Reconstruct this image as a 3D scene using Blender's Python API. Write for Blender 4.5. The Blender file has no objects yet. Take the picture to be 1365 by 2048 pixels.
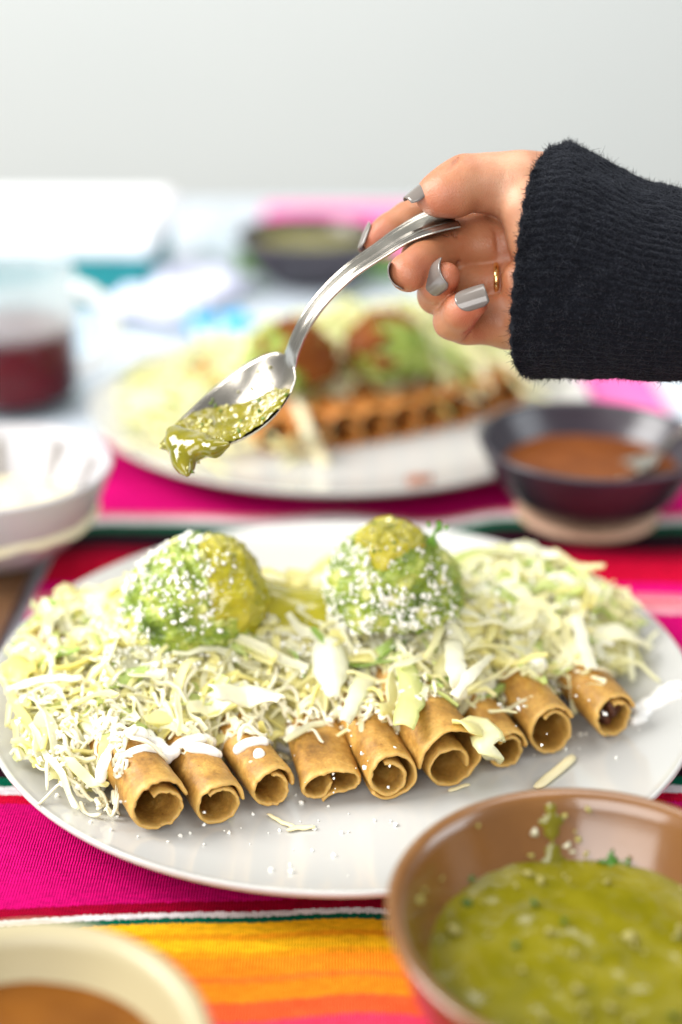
import bpy, bmesh, math, random
import numpy as np
from math import radians, sin, cos, pi
from mathutils import Vector, Matrix

random.seed(7)
rng = np.random.default_rng(7)
scene = bpy.context.scene
COL = scene.collection

# ------------------------------------------------------------------ camera
CAM = np.array([0.0, -0.452, 0.300])
PITCH = radians(24.0)
FPX = 2844.0
RT = np.array([1.0, 0, 0]); FW = np.array([0, cos(PITCH), -sin(PITCH)]); UP = np.array([0, sin(PITCH), cos(PITCH)])
cd = bpy.data.cameras.new("camera"); cam = bpy.data.objects.new("camera", cd); COL.objects.link(cam)
cam.location = CAM; cam.rotation_euler = (pi/2 - PITCH, 0, 0)
cd.sensor_fit = 'VERTICAL'; cd.sensor_height = 36.0; cd.sensor_width = 24.0
cd.lens = 50.0; cd.clip_start = 0.02; cd.clip_end = 60
cd.dof.use_dof = True; cd.dof.focus_distance = 0.476; cd.dof.aperture_fstop = 3.0; cd.dof.aperture_blades = 0
scene.camera = cam
scene.render.engine = 'CYCLES'
scene.cycles.use_denoising = True
scene.cycles.max_bounces = 14; scene.cycles.diffuse_bounces = 10; scene.cycles.transparent_max_bounces = 16; scene.cycles.transmission_bounces = 8
scene.cycles.caustics_reflective = False; scene.cycles.caustics_refractive = False
scene.cycles.sample_clamp_indirect = 6

# ------------------------------------------------------------------ light
w = bpy.data.worlds.new("World"); scene.world = w; w.use_nodes = True
bgn = w.node_tree.nodes['Background']
bgn.inputs['Color'].default_value = (0.97, 0.98, 1.0, 1); bgn.inputs['Strength'].default_value = 0.31
def area(name, loc, target, sx, sy, power, color):
    ld = bpy.data.lights.new(name, 'AREA'); ld.shape = 'RECTANGLE'; ld.size = sx; ld.size_y = sy
    ld.energy = power; ld.color = color
    o = bpy.data.objects.new(name, ld); COL.objects.link(o); o.location = loc
    d = Vector(target) - Vector(loc)
    o.rotation_euler = d.to_track_quat('-Z', 'Y').to_euler()
    return o
area("window_light_left", (-1.5, 0.15, 1.25), (0, 0.1, 0.05), 1.1, 1.1, 62, (1.0, 0.985, 0.96))
area("window_light_right", (1.7, -0.1, 0.9), (0, 0.1, 0.05), 1.0, 1.0, 14, (0.88, 0.95, 1.0))
area("ceiling_light", (0.15, 0.55, 1.9), (0, 0.2, 0.0), 1.4, 1.0, 18, (1.0, 0.98, 0.95))
area("room_fill", (-0.5, -1.5, 0.9), (0, 0.1, 0.08), 1.5, 1.0, 27, (1.0, 0.98, 0.96))
scene.view_settings.view_transform = 'Standard'; scene.view_settings.look = 'None'
scene.view_settings.exposure = 0.16; scene.view_settings.gamma = 1.0

# ------------------------------------------------------------------ geometry helpers
def ray(px, py):
    return FW + RT*((px-682.5)/FPX) - UP*((py-1024)/FPX)
def onz(px, py, z):
    d = ray(px, py); return CAM + d*((z-CAM[2])/d[2])
def atd(px, py, D):
    return CAM + ray(px, py)*D
def C(px, py, off, D0=0.49):        # point in camera axes (right, up, depth) in metres, off in cm
    D = D0 + off*0.01
    return np.array([(px-682.5)/FPX*D, -(py-1024)/FPX*D, D])
def cam2world(P):
    P = np.asarray(P, float)
    return CAM + P[..., 0:1]*RT + P[..., 1:2]*UP + P[..., 2:3]*FW
def camdir(r, u, t):                # t = towards the camera
    v = RT*r + UP*u - FW*t; return v/np.linalg.norm(v)
def nrm(v):
    v = np.asarray(v, float); return v/np.linalg.norm(v)
def sst(a, b, x):
    t = np.clip((x-a)/(b-a), 0, 1); return t*t*(3-2*t)

_tab = rng.random(65536)
def vnoise(p, scale=1.0, seed=0):   # smooth value noise, -1..1
    p = np.asarray(p, float)*scale + seed*17.31
    i = np.floor(p).astype(np.int64); f = p-i; f = f*f*(3-2*f)
    out = 0
    for a in (0, 1):
        for b in (0, 1):
            for c in (0, 1):
                h = ((i[..., 0]+a)*73856093 ^ (i[..., 1]+b)*19349663 ^ (i[..., 2]+c)*83492791) & 65535
                wt = (f[..., 0] if a else 1-f[..., 0])*(f[..., 1] if b else 1-f[..., 1])*(f[..., 2] if c else 1-f[..., 2])
                out = out + wt*_tab[h]
    return out*2-1
def fbm(p, scale=1.0, seed=0, n=3):
    s = 0; a = 1
    for k in range(n):
        s = s + a*vnoise(p, scale*2**k, seed+k*3); a *= .5
    return s/1.75

def tagp(o, label=None, cat=None, group=None, kind=None):
    if label: o['label'] = label
    if cat: o['category'] = cat
    if group: o['group'] = group
    if kind: o['kind'] = kind
    return o
def wloc(o):
    v = np.zeros(3)
    while o is not None:
        v = v + np.array(o.location); o = o.parent
    return v
def empty(name, loc, label, cat, group=None):
    o = bpy.data.objects.new(name, None); COL.objects.link(o); o.location = loc; o.empty_display_size = .02
    return tagp(o, label, cat, group)
def obj(name, V, F, mat, parent=None, loc=None, smooth=True, col=None, mats=None, midx=None, fixn=True):
    V = np.asarray(V, float).reshape(-1, 3)
    base = wloc(parent) if parent is not None else np.zeros(3)
    own = np.zeros(3)
    if loc is not None: own = np.asarray(loc, float)-base
    me = bpy.data.meshes.new(name)
    me.from_pydata((V-base-own).tolist(), [], [list(map(int, f)) for f in F])
    for m in (mats or [mat]): me.materials.append(m)
    if midx is not None: me.polygons.foreach_set('material_index', np.asarray(midx, np.int32))
    if smooth: me.polygons.foreach_set('use_smooth', np.ones(len(me.polygons), bool))
    if col is not None:
        ca = me.color_attributes.new('Col', 'FLOAT_COLOR', 'POINT')
        cc = np.ones((len(V), 4), np.float32); cc[:, :3] = col
        ca.data.foreach_set('color', cc.ravel())
    me.update()
    if fixn:
        bm = bmesh.new(); bm.from_mesh(me); bmesh.ops.recalc_face_normals(bm, faces=bm.faces); bm.to_mesh(me); bm.free()
    o = bpy.data.objects.new(name, me); COL.objects.link(o); o.location = own
    if parent is not None: o.parent = parent
    return o
class MB:                            # collects pieces into one mesh
    def __init__(s): s.V = []; s.F = []; s.Cc = []; s.n = 0
    def add(s, V, F, col=None):
        V = np.asarray(V, float); s.V.append(V)
        s.F += [[i+s.n for i in f] for f in F]
        if col is not None: s.Cc.append(np.broadcast_to(np.asarray(col, float), (len(V), 3)))
        s.n += len(V)
    def build(s, name, mat, parent=None, loc=None, smooth=True):
        return obj(name, np.concatenate(s.V), s.F, mat, parent, loc, smooth, np.concatenate(s.Cc) if s.Cc else None)
def grid_faces(nr, nc, wrap=False, off=0, flip=False):
    F = []
    for i in range(nr-1):
        for j in range(nc if wrap else nc-1):
            k = (j+1) % nc
            f = [off+i*nc+j, off+i*nc+k, off+(i+1)*nc+k, off+(i+1)*nc+j]
            F.append(f[::-1] if flip else f)
    return F
def lathe(profile, n=72, center=(0, 0, 0), close_top=False):
    pr = np.asarray(profile, float); a = np.linspace(0, 2*pi, n, endpoint=False)
    V = np.stack([np.outer(pr[:, 0], np.cos(a)), np.outer(pr[:, 0], np.sin(a)), np.repeat(pr[:, 1:2], n, 1)], -1).reshape(-1, 3)
    return V+np.asarray(center), grid_faces(len(pr), n, True)
def spline(pts, n):
    P = np.asarray(pts, float); m = len(P)
    Q = np.vstack([2*P[0]-P[1], P, 2*P[-1]-P[-2]])
    t = np.linspace(0, m-1-1e-9, n); i = t.astype(int); f = (t-i)[:, None]
    p0, p1, p2, p3 = Q[i], Q[i+1], Q[i+2], Q[i+3]
    return .5*(2*p1+(p2-p0)*f+(2*p0-5*p1+4*p2-p3)*f**2+(3*p1-p0-3*p2+p3)*f**3)
def tube(path, rad, n=8, flat=1.0, nrm_hint=(0, 0, 1)):
    P = np.asarray(path, float); m = len(P); rad = np.broadcast_to(rad, (m,))
    T = np.gradient(P, axis=0); T /= np.linalg.norm(T, axis=1)[:, None]+1e-12
    h = np.asarray(nrm_hint, float)
    B = np.cross(T, h); bad = np.linalg.norm(B, axis=1) < 1e-3; B[bad] = np.cross(T[bad], (1, .1, .2))
    B /= np.linalg.norm(B, axis=1)[:, None]; N = np.cross(B, T)
    a = np.linspace(0, 2*pi, n, endpoint=False)
    V = P[:, None]+rad[:, None, None]*(np.cos(a)[None, :, None]*B[:, None]+flat*np.sin(a)[None, :, None]*N[:, None])
    F = grid_faces(m, n, True)
    F.append(list(range(n))[::-1]); F.append([(m-1)*n+i for i in range(n)])
    return V.reshape(-1, 3), F
def box(x0, x1, y0, y1, z0, z1):
    V = [(x, y, z) for z in (z0, z1) for y in (y0, y1) for x in (x0, x1)]
    F = [(0, 2, 3, 1), (4, 5, 7, 6), (0, 1, 5, 4), (2, 6, 7, 3), (0, 4, 6, 2), (1, 3, 7, 5)]
    return np.array(V, float), F
ICO_V = None
def ico():
    global ICO_V, ICO_F
    if ICO_V is None:
        t = (1+5**.5)/2
        ICO_V = np.array([(-1, t, 0), (1, t, 0), (-1, -t, 0), (1, -t, 0), (0, -1, t), (0, 1, t), (0, -1, -t), (0, 1, -t), (t, 0, -1), (t, 0, 1), (-t, 0, -1), (-t, 0, 1)])/1.9
        ICO_F = [(0, 11, 5), (0, 5, 1), (0, 1, 7), (0, 7, 10), (0, 10, 11), (1, 5, 9), (5, 11, 4), (11, 10, 2), (10, 7, 6), (7, 1, 8), (3, 9, 4), (3, 4, 2), (3, 2, 6), (3, 6, 8), (3, 8, 9), (4, 9, 5), (2, 4, 11), (6, 2, 10), (8, 6, 7), (9, 8, 1)]
    return ICO_V, ICO_F
def crumb(mb, p, r, col, stretch=(1, 1, 1)):
    V, F = ico()
    q = rng.normal(size=(3, 3)); q, _ = np.linalg.qr(q)
    mb.add((V*np.array(stretch)*(1+.55*(rng.random((12, 1))-.5)*2)*r)@q.T+np.asarray(p), F, col)
# signed distance fields -> mesh
def capsule(P, a, b, ra, rb):
    ab = b-a; t = np.clip(((P-a)@ab)/max(ab@ab, 1e-12), 0, 1)
    return np.linalg.norm(P-(a+t[..., None]*ab), axis=-1)-(ra+(rb-ra)*t)
def smin(a, b, k):
    h = np.clip(.5+.5*(b-a)/k, 0, 1); return b*(1-h)+a*h-k*h*(1-h)
def mkgrid(lo, hi, h):
    ax = [np.arange(l, u+h, h) for l, u in zip(lo, hi)]
    return np.stack(np.meshgrid(*ax, indexing='ij'), -1).astype(np.float32)
def nets(Fd, lo, h):
    Fd = Fd.astype(np.float64); ins = Fd < 0; s = Fd.shape
    cr = [(a, b, c) for a in (0, 1) for b in (0, 1) for c in (0, 1)]
    sub = lambda A, o: A[o[0]:s[0]-1+o[0], o[1]:s[1]-1+o[1], o[2]:s[2]-1+o[2]]
    cnt = sum(sub(ins, o).astype(int) for o in cr); mask = (cnt > 0) & (cnt < 8)
    idx = -np.ones(mask.shape, int); idx[mask] = np.arange(mask.sum())
    cell = np.argwhere(mask); acc = np.zeros((len(cell), 3)); num = np.zeros(len(cell))
    for a in cr:
        for ax in range(3):
            if a[ax] == 1: continue
            b = list(a); b[ax] = 1
            f0 = sub(Fd, a)[mask]; f1 = sub(Fd, b)[mask]; x = (f0 < 0) != (f1 < 0)
            t = np.where(x, f0/np.where(x, f0-f1, 1), 0)
            p = np.tile(np.array(a, float), (len(cell), 1)); p[:, ax] = t
            acc[x] += p[x]; num[x] += 1
    V = (cell+acc/num[:, None])*h+np.asarray(lo)
    Q = []
    for ax in range(3):
        o1, o2 = [(1, 2), (2, 0), (0, 1)][ax]
        sl0 = [slice(None)]*3; sl1 = [slice(None)]*3
        sl0[ax] = slice(0, s[ax]-1); sl1[ax] = slice(1, s[ax])
        A = ins[tuple(sl0)]; B = ins[tuple(sl1)]
        for pos, m in ((True, A & ~B), (False, ~A & B)):
            e = np.argwhere(m)
            e = e[(e[:, o1] > 0) & (e[:, o2] > 0) & (e[:, o1] < s[o1]-1) & (e[:, o2] < s[o2]-1)]
            qs = []
            for d1, d2 in ((-1, -1), (0, -1), (0, 0), (-1, 0)):
                c = e.copy(); c[:, o1] += d1; c[:, o2] += d2
                qs.append(idx[c[:, 0], c[:, 1], c[:, 2]])
            q = np.stack(qs, 1); q = q if pos else q[:, ::-1]
            Q.append(q[(q >= 0).all(1)])
    return V, np.concatenate(Q)

# ------------------------------------------------------------------ materials
def nmat(name):
    m = bpy.data.materials.new(name); m.use_nodes = True
    nt = m.node_tree; b = nt.nodes['Principled BSDF']; return m, nt, b
def N(nt, typ, **kw):
    n = nt.nodes.new(typ)
    for k, v in kw.items():
        if k in n.inputs: n.inputs[k].default_value = v
        else: setattr(n, k, v)
    return n
def c4(c): return (c[0], c[1], c[2], 1)
def ramp(nt, src, stops, interp='LINEAR'):
    r = nt.nodes.new('ShaderNodeValToRGB'); r.color_ramp.interpolation = interp; e = r.color_ramp.elements
    while len(e) < len(stops): e.new(0.5)
    for k, (p, c) in enumerate(stops): e[k].position = p; e[k].color = c4(c)
    nt.links.new(src, r.inputs[0]); return r
def noise_mat(name, stops, scale, rough=.5, bump=.0, bscale=None, detail=4, sss=0, sss_r=(1, .5, .25), sss_s=.004, coat=0, metal=0, spec=.5, rough_var=0, bdist=.001):
    m, nt, b = nmat(name); L = nt.links
    tc = N(nt, 'ShaderNodeTexCoord')
    no = N(nt, 'ShaderNodeTexNoise', Scale=scale, Detail=detail); L.new(tc.outputs['Object'], no.inputs['Vector'])
    r = ramp(nt, no.outputs['Fac'], stops); L.new(r.outputs[0], b.inputs['Base Color'])
    b.inputs['Roughness'].default_value = rough; b.inputs['Metallic'].default_value = metal
    b.inputs['Specular IOR Level'].default_value = spec
    if sss:
        b.inputs['Subsurface Weight'].default_value = sss; b.inputs['Subsurface Radius'].default_value = sss_r; b.inputs['Subsurface Scale'].default_value = sss_s
    if coat: b.inputs['Coat Weight'].default_value = coat; b.inputs['Coat Roughness'].default_value = .06
    if rough_var:
        mr = N(nt, 'ShaderNodeMapRange'); L.new(no.outputs['Fac'], mr.inputs[0]); mr.inputs[3].default_value = rough-rough_var; mr.inputs[4].default_value = rough+rough_var
        L.new(mr.outputs[0], b.inputs['Roughness'])
    if bump:
        n2 = N(nt, 'ShaderNodeTexNoise', Scale=bscale or scale*3, Detail=5); L.new(tc.outputs['Object'], n2.inputs['Vector'])
        bp = N(nt, 'ShaderNodeBump', Strength=bump, Distance=bdist); L.new(n2.outputs['Fac'], bp.inputs['Height']); L.new(bp.outputs[0], b.inputs['Normal'])
    return m
def attr_mat(name, rough=.45, transl=.3, bump=0, bscale=600, sss=0, spec=.5, jitter=.12):
    m, nt, b = nmat(name); L = nt.links
    at = N(nt, 'ShaderNodeAttribute', attribute_name='Col')
    tc = N(nt, 'ShaderNodeTexCoord')
    no = N(nt, 'ShaderNodeTexNoise', Scale=180.0, Detail=3.0); L.new(tc.outputs['Object'], no.inputs['Vector'])
    mr = N(nt, 'ShaderNodeMapRange'); L.new(no.outputs['Fac'], mr.inputs[0]); mr.inputs[1].default_value = .3; mr.inputs[2].default_value = .7; mr.inputs[3].default_value = 1-jitter; mr.inputs[4].default_value = 1+jitter*.5
    mx = N(nt, 'ShaderNodeVectorMath', operation='SCALE'); L.new(at.outputs['Color'], mx.inputs[0]); L.new(mr.outputs[0], mx.inputs['Scale'])
    L.new(mx.outputs[0], b.inputs['Base Color']); b.inputs['Roughness'].default_value = rough; b.inputs['Specular IOR Level'].default_value = spec
    if sss: b.inputs['Subsurface Weight'].default_value = sss; b.inputs['Subsurface Radius'].default_value = (1, .8, .4); b.inputs['Subsurface Scale'].default_value = .003
    if bump:
        n2 = N(nt, 'ShaderNodeTexNoise', Scale=float(bscale), Detail=3.0); L.new(tc.outputs['Object'], n2.inputs['Vector'])
        bp = N(nt, 'ShaderNodeBump', Strength=bump, Distance=.001); L.new(n2.outputs['Fac'], bp.inputs['Height']); L.new(bp.outputs[0], b.inputs['Normal'])
    if transl:
        tr = N(nt, 'ShaderNodeBsdfTranslucent'); L.new(mx.outputs[0], tr.inputs[0])
        ms = N(nt, 'ShaderNodeMixShader', Fac=transl); L.new(b.outputs[0], ms.inputs[1]); L.new(tr.outputs[0], ms.inputs[2])
        L.new(ms.outputs[0], nt.nodes['Material Output'].inputs[0])
    return m
M = {}
M['wall'] = noise_mat('wall_paint', [(.3, (.66, .70, .685)), (.7, (.69, .725, .705))], 1.2, .8, .05, 60)
M['table'] = noise_mat('table_lacquer', [(.3, (.50, .57, .64)), (.7, (.60, .66, .72))], 3, .25, .02, 40)
M['plate'] = noise_mat('white_ceramic', [(.3, (.47, .465, .44)), (.7, (.50, .495, .47))], 6, .14, .0, coat=.3)
M['wood'] = noise_mat('brown_wood', [(.3, (.07, .03, .015)), (.7, (.14, .07, .03))], 14, .4, .1, 60)
M['terracotta'] = noise_mat('terracotta', [(.3, (.125, .047, .008)), (.7, (.20, .082, .015))], 30, .28, .1, 120, coat=.8)
M['cream_clay'] = noise_mat('cream_glaze', [(.3, (.35, .30, .17)), (.7, (.41, .355, .21))], 18, .35, .05, 60)
M['dark_clay'] = noise_mat('dark_glaze', [(.3, (.018, .014, .022)), (.7, (.038, .028, .038))], 20, .32, .1, 90, coat=.15)
M['tan_clay'] = noise_mat('tan_clay', [(.3, (.40, .24, .16)), (.7, (.52, .33, .22))], 30, .6, .1, 90)
M['white_bowl'] = noise_mat('white_glaze', [(.3, (.43, .415, .43)), (.7, (.48, .465, .475))], 12, .25, .02, 60)
M['stripe'] = noise_mat('grey_stripe_paint', [(.3, (.16, .14, .11)), (.7, (.22, .19, .15))], 40, .3)
M['steel'] = noise_mat('steel', [(.3, (.44, .41, .35)), (.7, (.55, .515, .45))], 60, .23, .03, 400, metal=1, rough_var=.06)
M['tort'] = None
M['salsa'] = noise_mat('green_salsa', [(.25, (.26, .25, .012)), (.55, (.42, .37, .02)), (.8, (.55, .48, .06))], 90, .12, .25, 260, sss=.35, sss_r=(1, .9, .2), sss_s=.004, coat=.3)
M['salsa_bowl'] = noise_mat('bowl_salsa', [(.25, (.115, .105, .004)), (.5, (.165, .145, .005)), (.8, (.23, .20, .015))], 70, .1, .15, 200, sss=.15, sss_r=(1, .9, .2), sss_s=.004)
M['red_salsa'] = noise_mat('red_salsa', [(.25, (.11, .026, .003)), (.75, (.22, .062, .008))], 60, .4, .3, 140, spec=.12)
M['brown_salsa'] = noise_mat('brown_salsa', [(.25, (.12, .038, .003)), (.75, (.20, .070, .006))], 60, .35, .2, 140, spec=.15)
M['seed'] = attr_mat('seeds', .3, .2)
M['lettuce'] = attr_mat('lettuce', .36, .42, .0, 350, jitter=.06)
M['cheese'] = attr_mat('grated_cheese', .5, .1, .05, 500, jitter=.05)
M['crumb'] = attr_mat('fresh_cheese', .75, .0, .0, jitter=.04)
M['crema'] = noise_mat('crema', [(.3, (.86, .85, .80)), (.7, (.90, .89, .85))], 40, .22, .05, 200, sss=.4, sss_r=(1, 1, .9), sss_s=.003)
M['filling'] = noise_mat('meat_filling', [(.3, (.035, .010, .005)), (.7, (.14, .045, .02))], 300, .5, .8, 500)
M['nail'] = noise_mat('grey_nail_polish', [(.3, (.15, .130, .115)), (.7, (.18, .158, .14))], 40, .14, coat=.3)
M['gold'] = noise_mat('gold', [(.3, (.85, .55, .2)), (.7, (.9, .62, .25))], 40, .15, metal=1)
M['teal'] = noise_mat('teal_card', [(.3, (.0, .22, .24)), (.7, (.01, .30, .31))], 9, .45)
M['paper'] = noise_mat('white_paper', [(.3, (.84, .85, .87)), (.7, (.88, .89, .90))], 30, .8, .1, 60)
M['lavender'] = noise_mat('lavender_napkin', [(.3, (.62, .62, .80)), (.7, (.76, .78, .88))], 14, .8, .1, 80)
M['blue'] = noise_mat('blue_cloth', [(.3, (.02, .33, .68)), (.7, (.05, .45, .78))], 30, .7, .1, 120)
M['pink'] = noise_mat('pink_cloth', [(.3, (.80, .10, .36)), (.7, (.88, .18, .45))], 20, .9, .2, 200)
M['palecream'] = noise_mat('pale_cream', [(.3, (.60, .53, .33)), (.7, (.74, .68, .48))], 60, .45, .3, 120)

def tortilla_mat(name, dark, mid, light):
    m, nt, b = nmat(name); L = nt.links
    tc = N(nt, 'ShaderNodeTexCoord'); oi = N(nt, 'ShaderNodeObjectInfo')
    off = N(nt, 'ShaderNodeVectorMath', operation='ADD'); L.new(tc.outputs['Object'], off.inputs[0]); L.new(oi.outputs['Random'], off.inputs[1])
    n1 = N(nt, 'ShaderNodeTexNoise', Scale=95.0, Detail=8.0, Roughness=.68); L.new(off.outputs[0], n1.inputs['Vector'])
    n2 = N(nt, 'ShaderNodeTexNoise', Scale=900.0, Detail=3.0); L.new(off.outputs[0], n2.inputs['Vector'])
    r = ramp(nt, n1.outputs['Fac'], [(.28, dark), (.5, mid), (.72, light)])
    r2 = ramp(nt, n2.outputs['Fac'], [(.35, (.78, .74, .68)), (.62, (1.05, 1.03, 1.0))])
    mx = N(nt, 'ShaderNodeMix', data_type='RGBA', blend_type='MULTIPLY'); mx.inputs[0].default_value = .8
    L.new(r.outputs[0], mx.inputs[6]); L.new(r2.outputs[0], mx.inputs[7])
    # paler rims: attribute Col carries how close to the fried edge a point is
    at = N(nt, 'ShaderNodeAttribute', attribute_name='Col'); sp = N(nt, 'ShaderNodeSeparateColor'); L.new(at.outputs['Color'], sp.inputs[0])
    mx2 = N(nt, 'ShaderNodeMix', data_type='RGBA'); L.new(sp.outputs[0], mx2.inputs[0]); L.new(mx.outputs[2], mx2.inputs[6]); mx2.inputs[7].default_value = c4(light)
    # small dark flecks
    vo = N(nt, 'ShaderNodeTexVoronoi', Scale=230.0); L.new(off.outputs[0], vo.inputs['Vector'])
    rv = ramp(nt, vo.outputs['Distance'], [(.04, (.35, .25, .2)), (.12, (1, 1, 1))])
    mx3 = N(nt, 'ShaderNodeMix', data_type='RGBA', blend_type='MULTIPLY'); mx3.inputs[0].default_value = .55
    L.new(mx2.outputs[2], mx3.inputs[6]); L.new(rv.outputs[0], mx3.inputs[7]); L.new(mx3.outputs[2], b.inputs['Base Color'])
    b.inputs['Roughness'].default_value = .5; b.inputs['Subsurface Weight'].default_value = .25
    b.inputs['Subsurface Radius'].default_value = (1, .5, .15); b.inputs['Subsurface Scale'].default_value = .002
    n3 = N(nt, 'ShaderNodeTexNoise', Scale=420.0, Detail=6.0); L.new(off.outputs[0], n3.inputs['Vector'])
    bp = N(nt, 'ShaderNodeBump', Strength=.5, Distance=.0008); L.new(n3.outputs['Fac'], bp.inputs['Height']); L.new(bp.outputs[0], b.inputs['Normal'])
    return m
M['tort'] = tortilla_mat('corn_tortilla', (.17, .075, .011), (.40, .205, .036), (.64, .40, .105))
M['tort_red'] = tortilla_mat('red_fried_tortilla', (.34, .105, .016), (.50, .18, .03), (.60, .28, .07))

def glass_mat():
    m, nt, b = nmat('clear_glass'); L = nt.links
    tr = N(nt, 'ShaderNodeBsdfTransparent'); gl = N(nt, 'ShaderNodeBsdfGlossy', Roughness=.03); lw = N(nt, 'ShaderNodeLayerWeight', Blend=.5); pw = N(nt, 'ShaderNodeMath', operation='POWER'); L.new(lw.outputs['Facing'], pw.inputs[0]); pw.inputs[1].default_value = 3.5; fr = N(nt, 'ShaderNodeMapRange'); L.new(pw.outputs[0], fr.inputs[0]); fr.inputs[3].default_value = .012; fr.inputs[4].default_value = .6
    no = N(nt, 'ShaderNodeTexNoise', Scale=6.0); r = ramp(nt, no.outputs['Fac'], [(.3, (.90, .93, .93)), (.7, (.94, .96, .96))]); L.new(r.outputs[0], tr.inputs[0])
    ms = N(nt, 'ShaderNodeMixShader'); L.new(fr.outputs[0], ms.inputs[0]); L.new(tr.outputs[0], ms.inputs[1]); L.new(gl.outputs[0], ms.inputs[2])
    tc = N(nt, 'ShaderNodeTexCoord'); sx = N(nt, 'ShaderNodeSeparateXYZ'); L.new(tc.outputs['Object'], sx.inputs[0])   # painted whitish haze above the drink, standing for window reflections in the glass
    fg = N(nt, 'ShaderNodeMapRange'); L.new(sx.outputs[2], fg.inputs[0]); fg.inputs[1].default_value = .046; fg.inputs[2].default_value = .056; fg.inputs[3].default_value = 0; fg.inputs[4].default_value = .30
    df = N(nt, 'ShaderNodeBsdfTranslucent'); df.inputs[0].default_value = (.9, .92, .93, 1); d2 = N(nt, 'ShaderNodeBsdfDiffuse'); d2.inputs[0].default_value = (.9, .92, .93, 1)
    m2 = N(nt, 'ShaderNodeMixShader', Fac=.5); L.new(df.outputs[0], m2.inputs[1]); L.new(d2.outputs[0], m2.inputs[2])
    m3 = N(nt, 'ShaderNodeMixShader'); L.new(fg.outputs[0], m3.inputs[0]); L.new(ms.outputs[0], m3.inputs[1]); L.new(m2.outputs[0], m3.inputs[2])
    L.new(m3.outputs[0], nt.nodes['Material Output'].inputs[0]); return m
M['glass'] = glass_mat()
M['hibiscus'] = noise_mat('hibiscus_drink', [(.3, (.045, .0, .003)), (.7, (.14, .0, .007))], 12, .5, spec=.05, sss=.0)

def skin_mat():
    m, nt, b = nmat('skin'); L = nt.links
    at = N(nt, 'ShaderNodeAttribute', attribute_name='Col'); tc = N(nt, 'ShaderNodeTexCoord')
    no = N(nt, 'ShaderNodeTexNoise', Scale=110.0, Detail=5.0); L.new(tc.outputs['Object'], no.inputs['Vector'])
    r = ramp(nt, no.outputs['Fac'], [(.32, (.93, .78, .72)), (.68, (1.06, 1.06, 1.06))])
    mx = N(nt, 'ShaderNodeMix', data_type='RGBA', blend_type='MULTIPLY'); mx.inputs[0].default_value = 1
    L.new(at.outputs['Color'], mx.inputs[6]); L.new(r.outputs[0], mx.inputs[7]); L.new(mx.outputs[2], b.inputs['Base Color'])
    b.inputs['Roughness'].default_value = .38; b.inputs['Subsurface Weight'].default_value = .25
    b.inputs['Subsurface Radius'].default_value = (1, .32, .16); b.inputs['Subsurface Scale'].default_value = .0022
    vo = N(nt, 'ShaderNodeTexVoronoi', Scale=2400.0); L.new(tc.outputs['Object'], vo.inputs['Vector'])
    n2 = N(nt, 'ShaderNodeTexNoise', Scale=600.0, Detail=4.0); L.new(tc.outputs['Object'], n2.inputs['Vector'])
    ad = N(nt, 'ShaderNodeMath', operation='ADD'); L.new(vo.outputs['Distance'], ad.inputs[0]); L.new(n2.outputs['Fac'], ad.inputs[1])
    bp = N(nt, 'ShaderNodeBump', Strength=.30, Distance=.0004); L.new(ad.outputs[0], bp.inputs['Height']); L.new(bp.outputs[0], b.inputs['Normal'])
    return m
M['skin'] = skin_mat()
def knit_mat():
    m, nt, b = nmat('charcoal_knit'); L = nt.links
    tc = N(nt, 'ShaderNodeTexCoord')
    no = N(nt, 'ShaderNodeTexNoise', Scale=900.0, Detail=5.0, Roughness=.7); L.new(tc.outputs['Object'], no.inputs['Vector'])
    r = ramp(nt, no.outputs['Fac'], [(.3, (.0025, .003, .0045)), (.55, (.0062, .007, .0105)), (.78, (.032, .034, .043))]); L.new(r.outputs[0], b.inputs['Base Color'])
    b.inputs['Roughness'].default_value = .95; b.inputs['Specular IOR Level'].default_value = .1
    b.inputs['Sheen Weight'].default_value = .08; b.inputs['Sheen Roughness'].default_value = .5; b.inputs['Sheen Tint'].default_value = (.5, .55, .65, 1)
    n2 = N(nt, 'ShaderNodeTexNoise', Scale=1400.0, Detail=4.0); L.new(tc.outputs['Object'], n2.inputs['Vector'])
    bp = N(nt, 'ShaderNodeBump', Strength=.9, Distance=.0012); L.new(n2.outputs['Fac'], bp.inputs['Height']); L.new(bp.outputs[0], b.inputs['Normal'])
    return m
M['knit'] = knit_mat()
M['fuzz'] = noise_mat('knit_fuzz', [(.3, (.006, .0065, .010)), (.7, (.05, .053, .062))], 200, .9, spec=.1)

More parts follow.
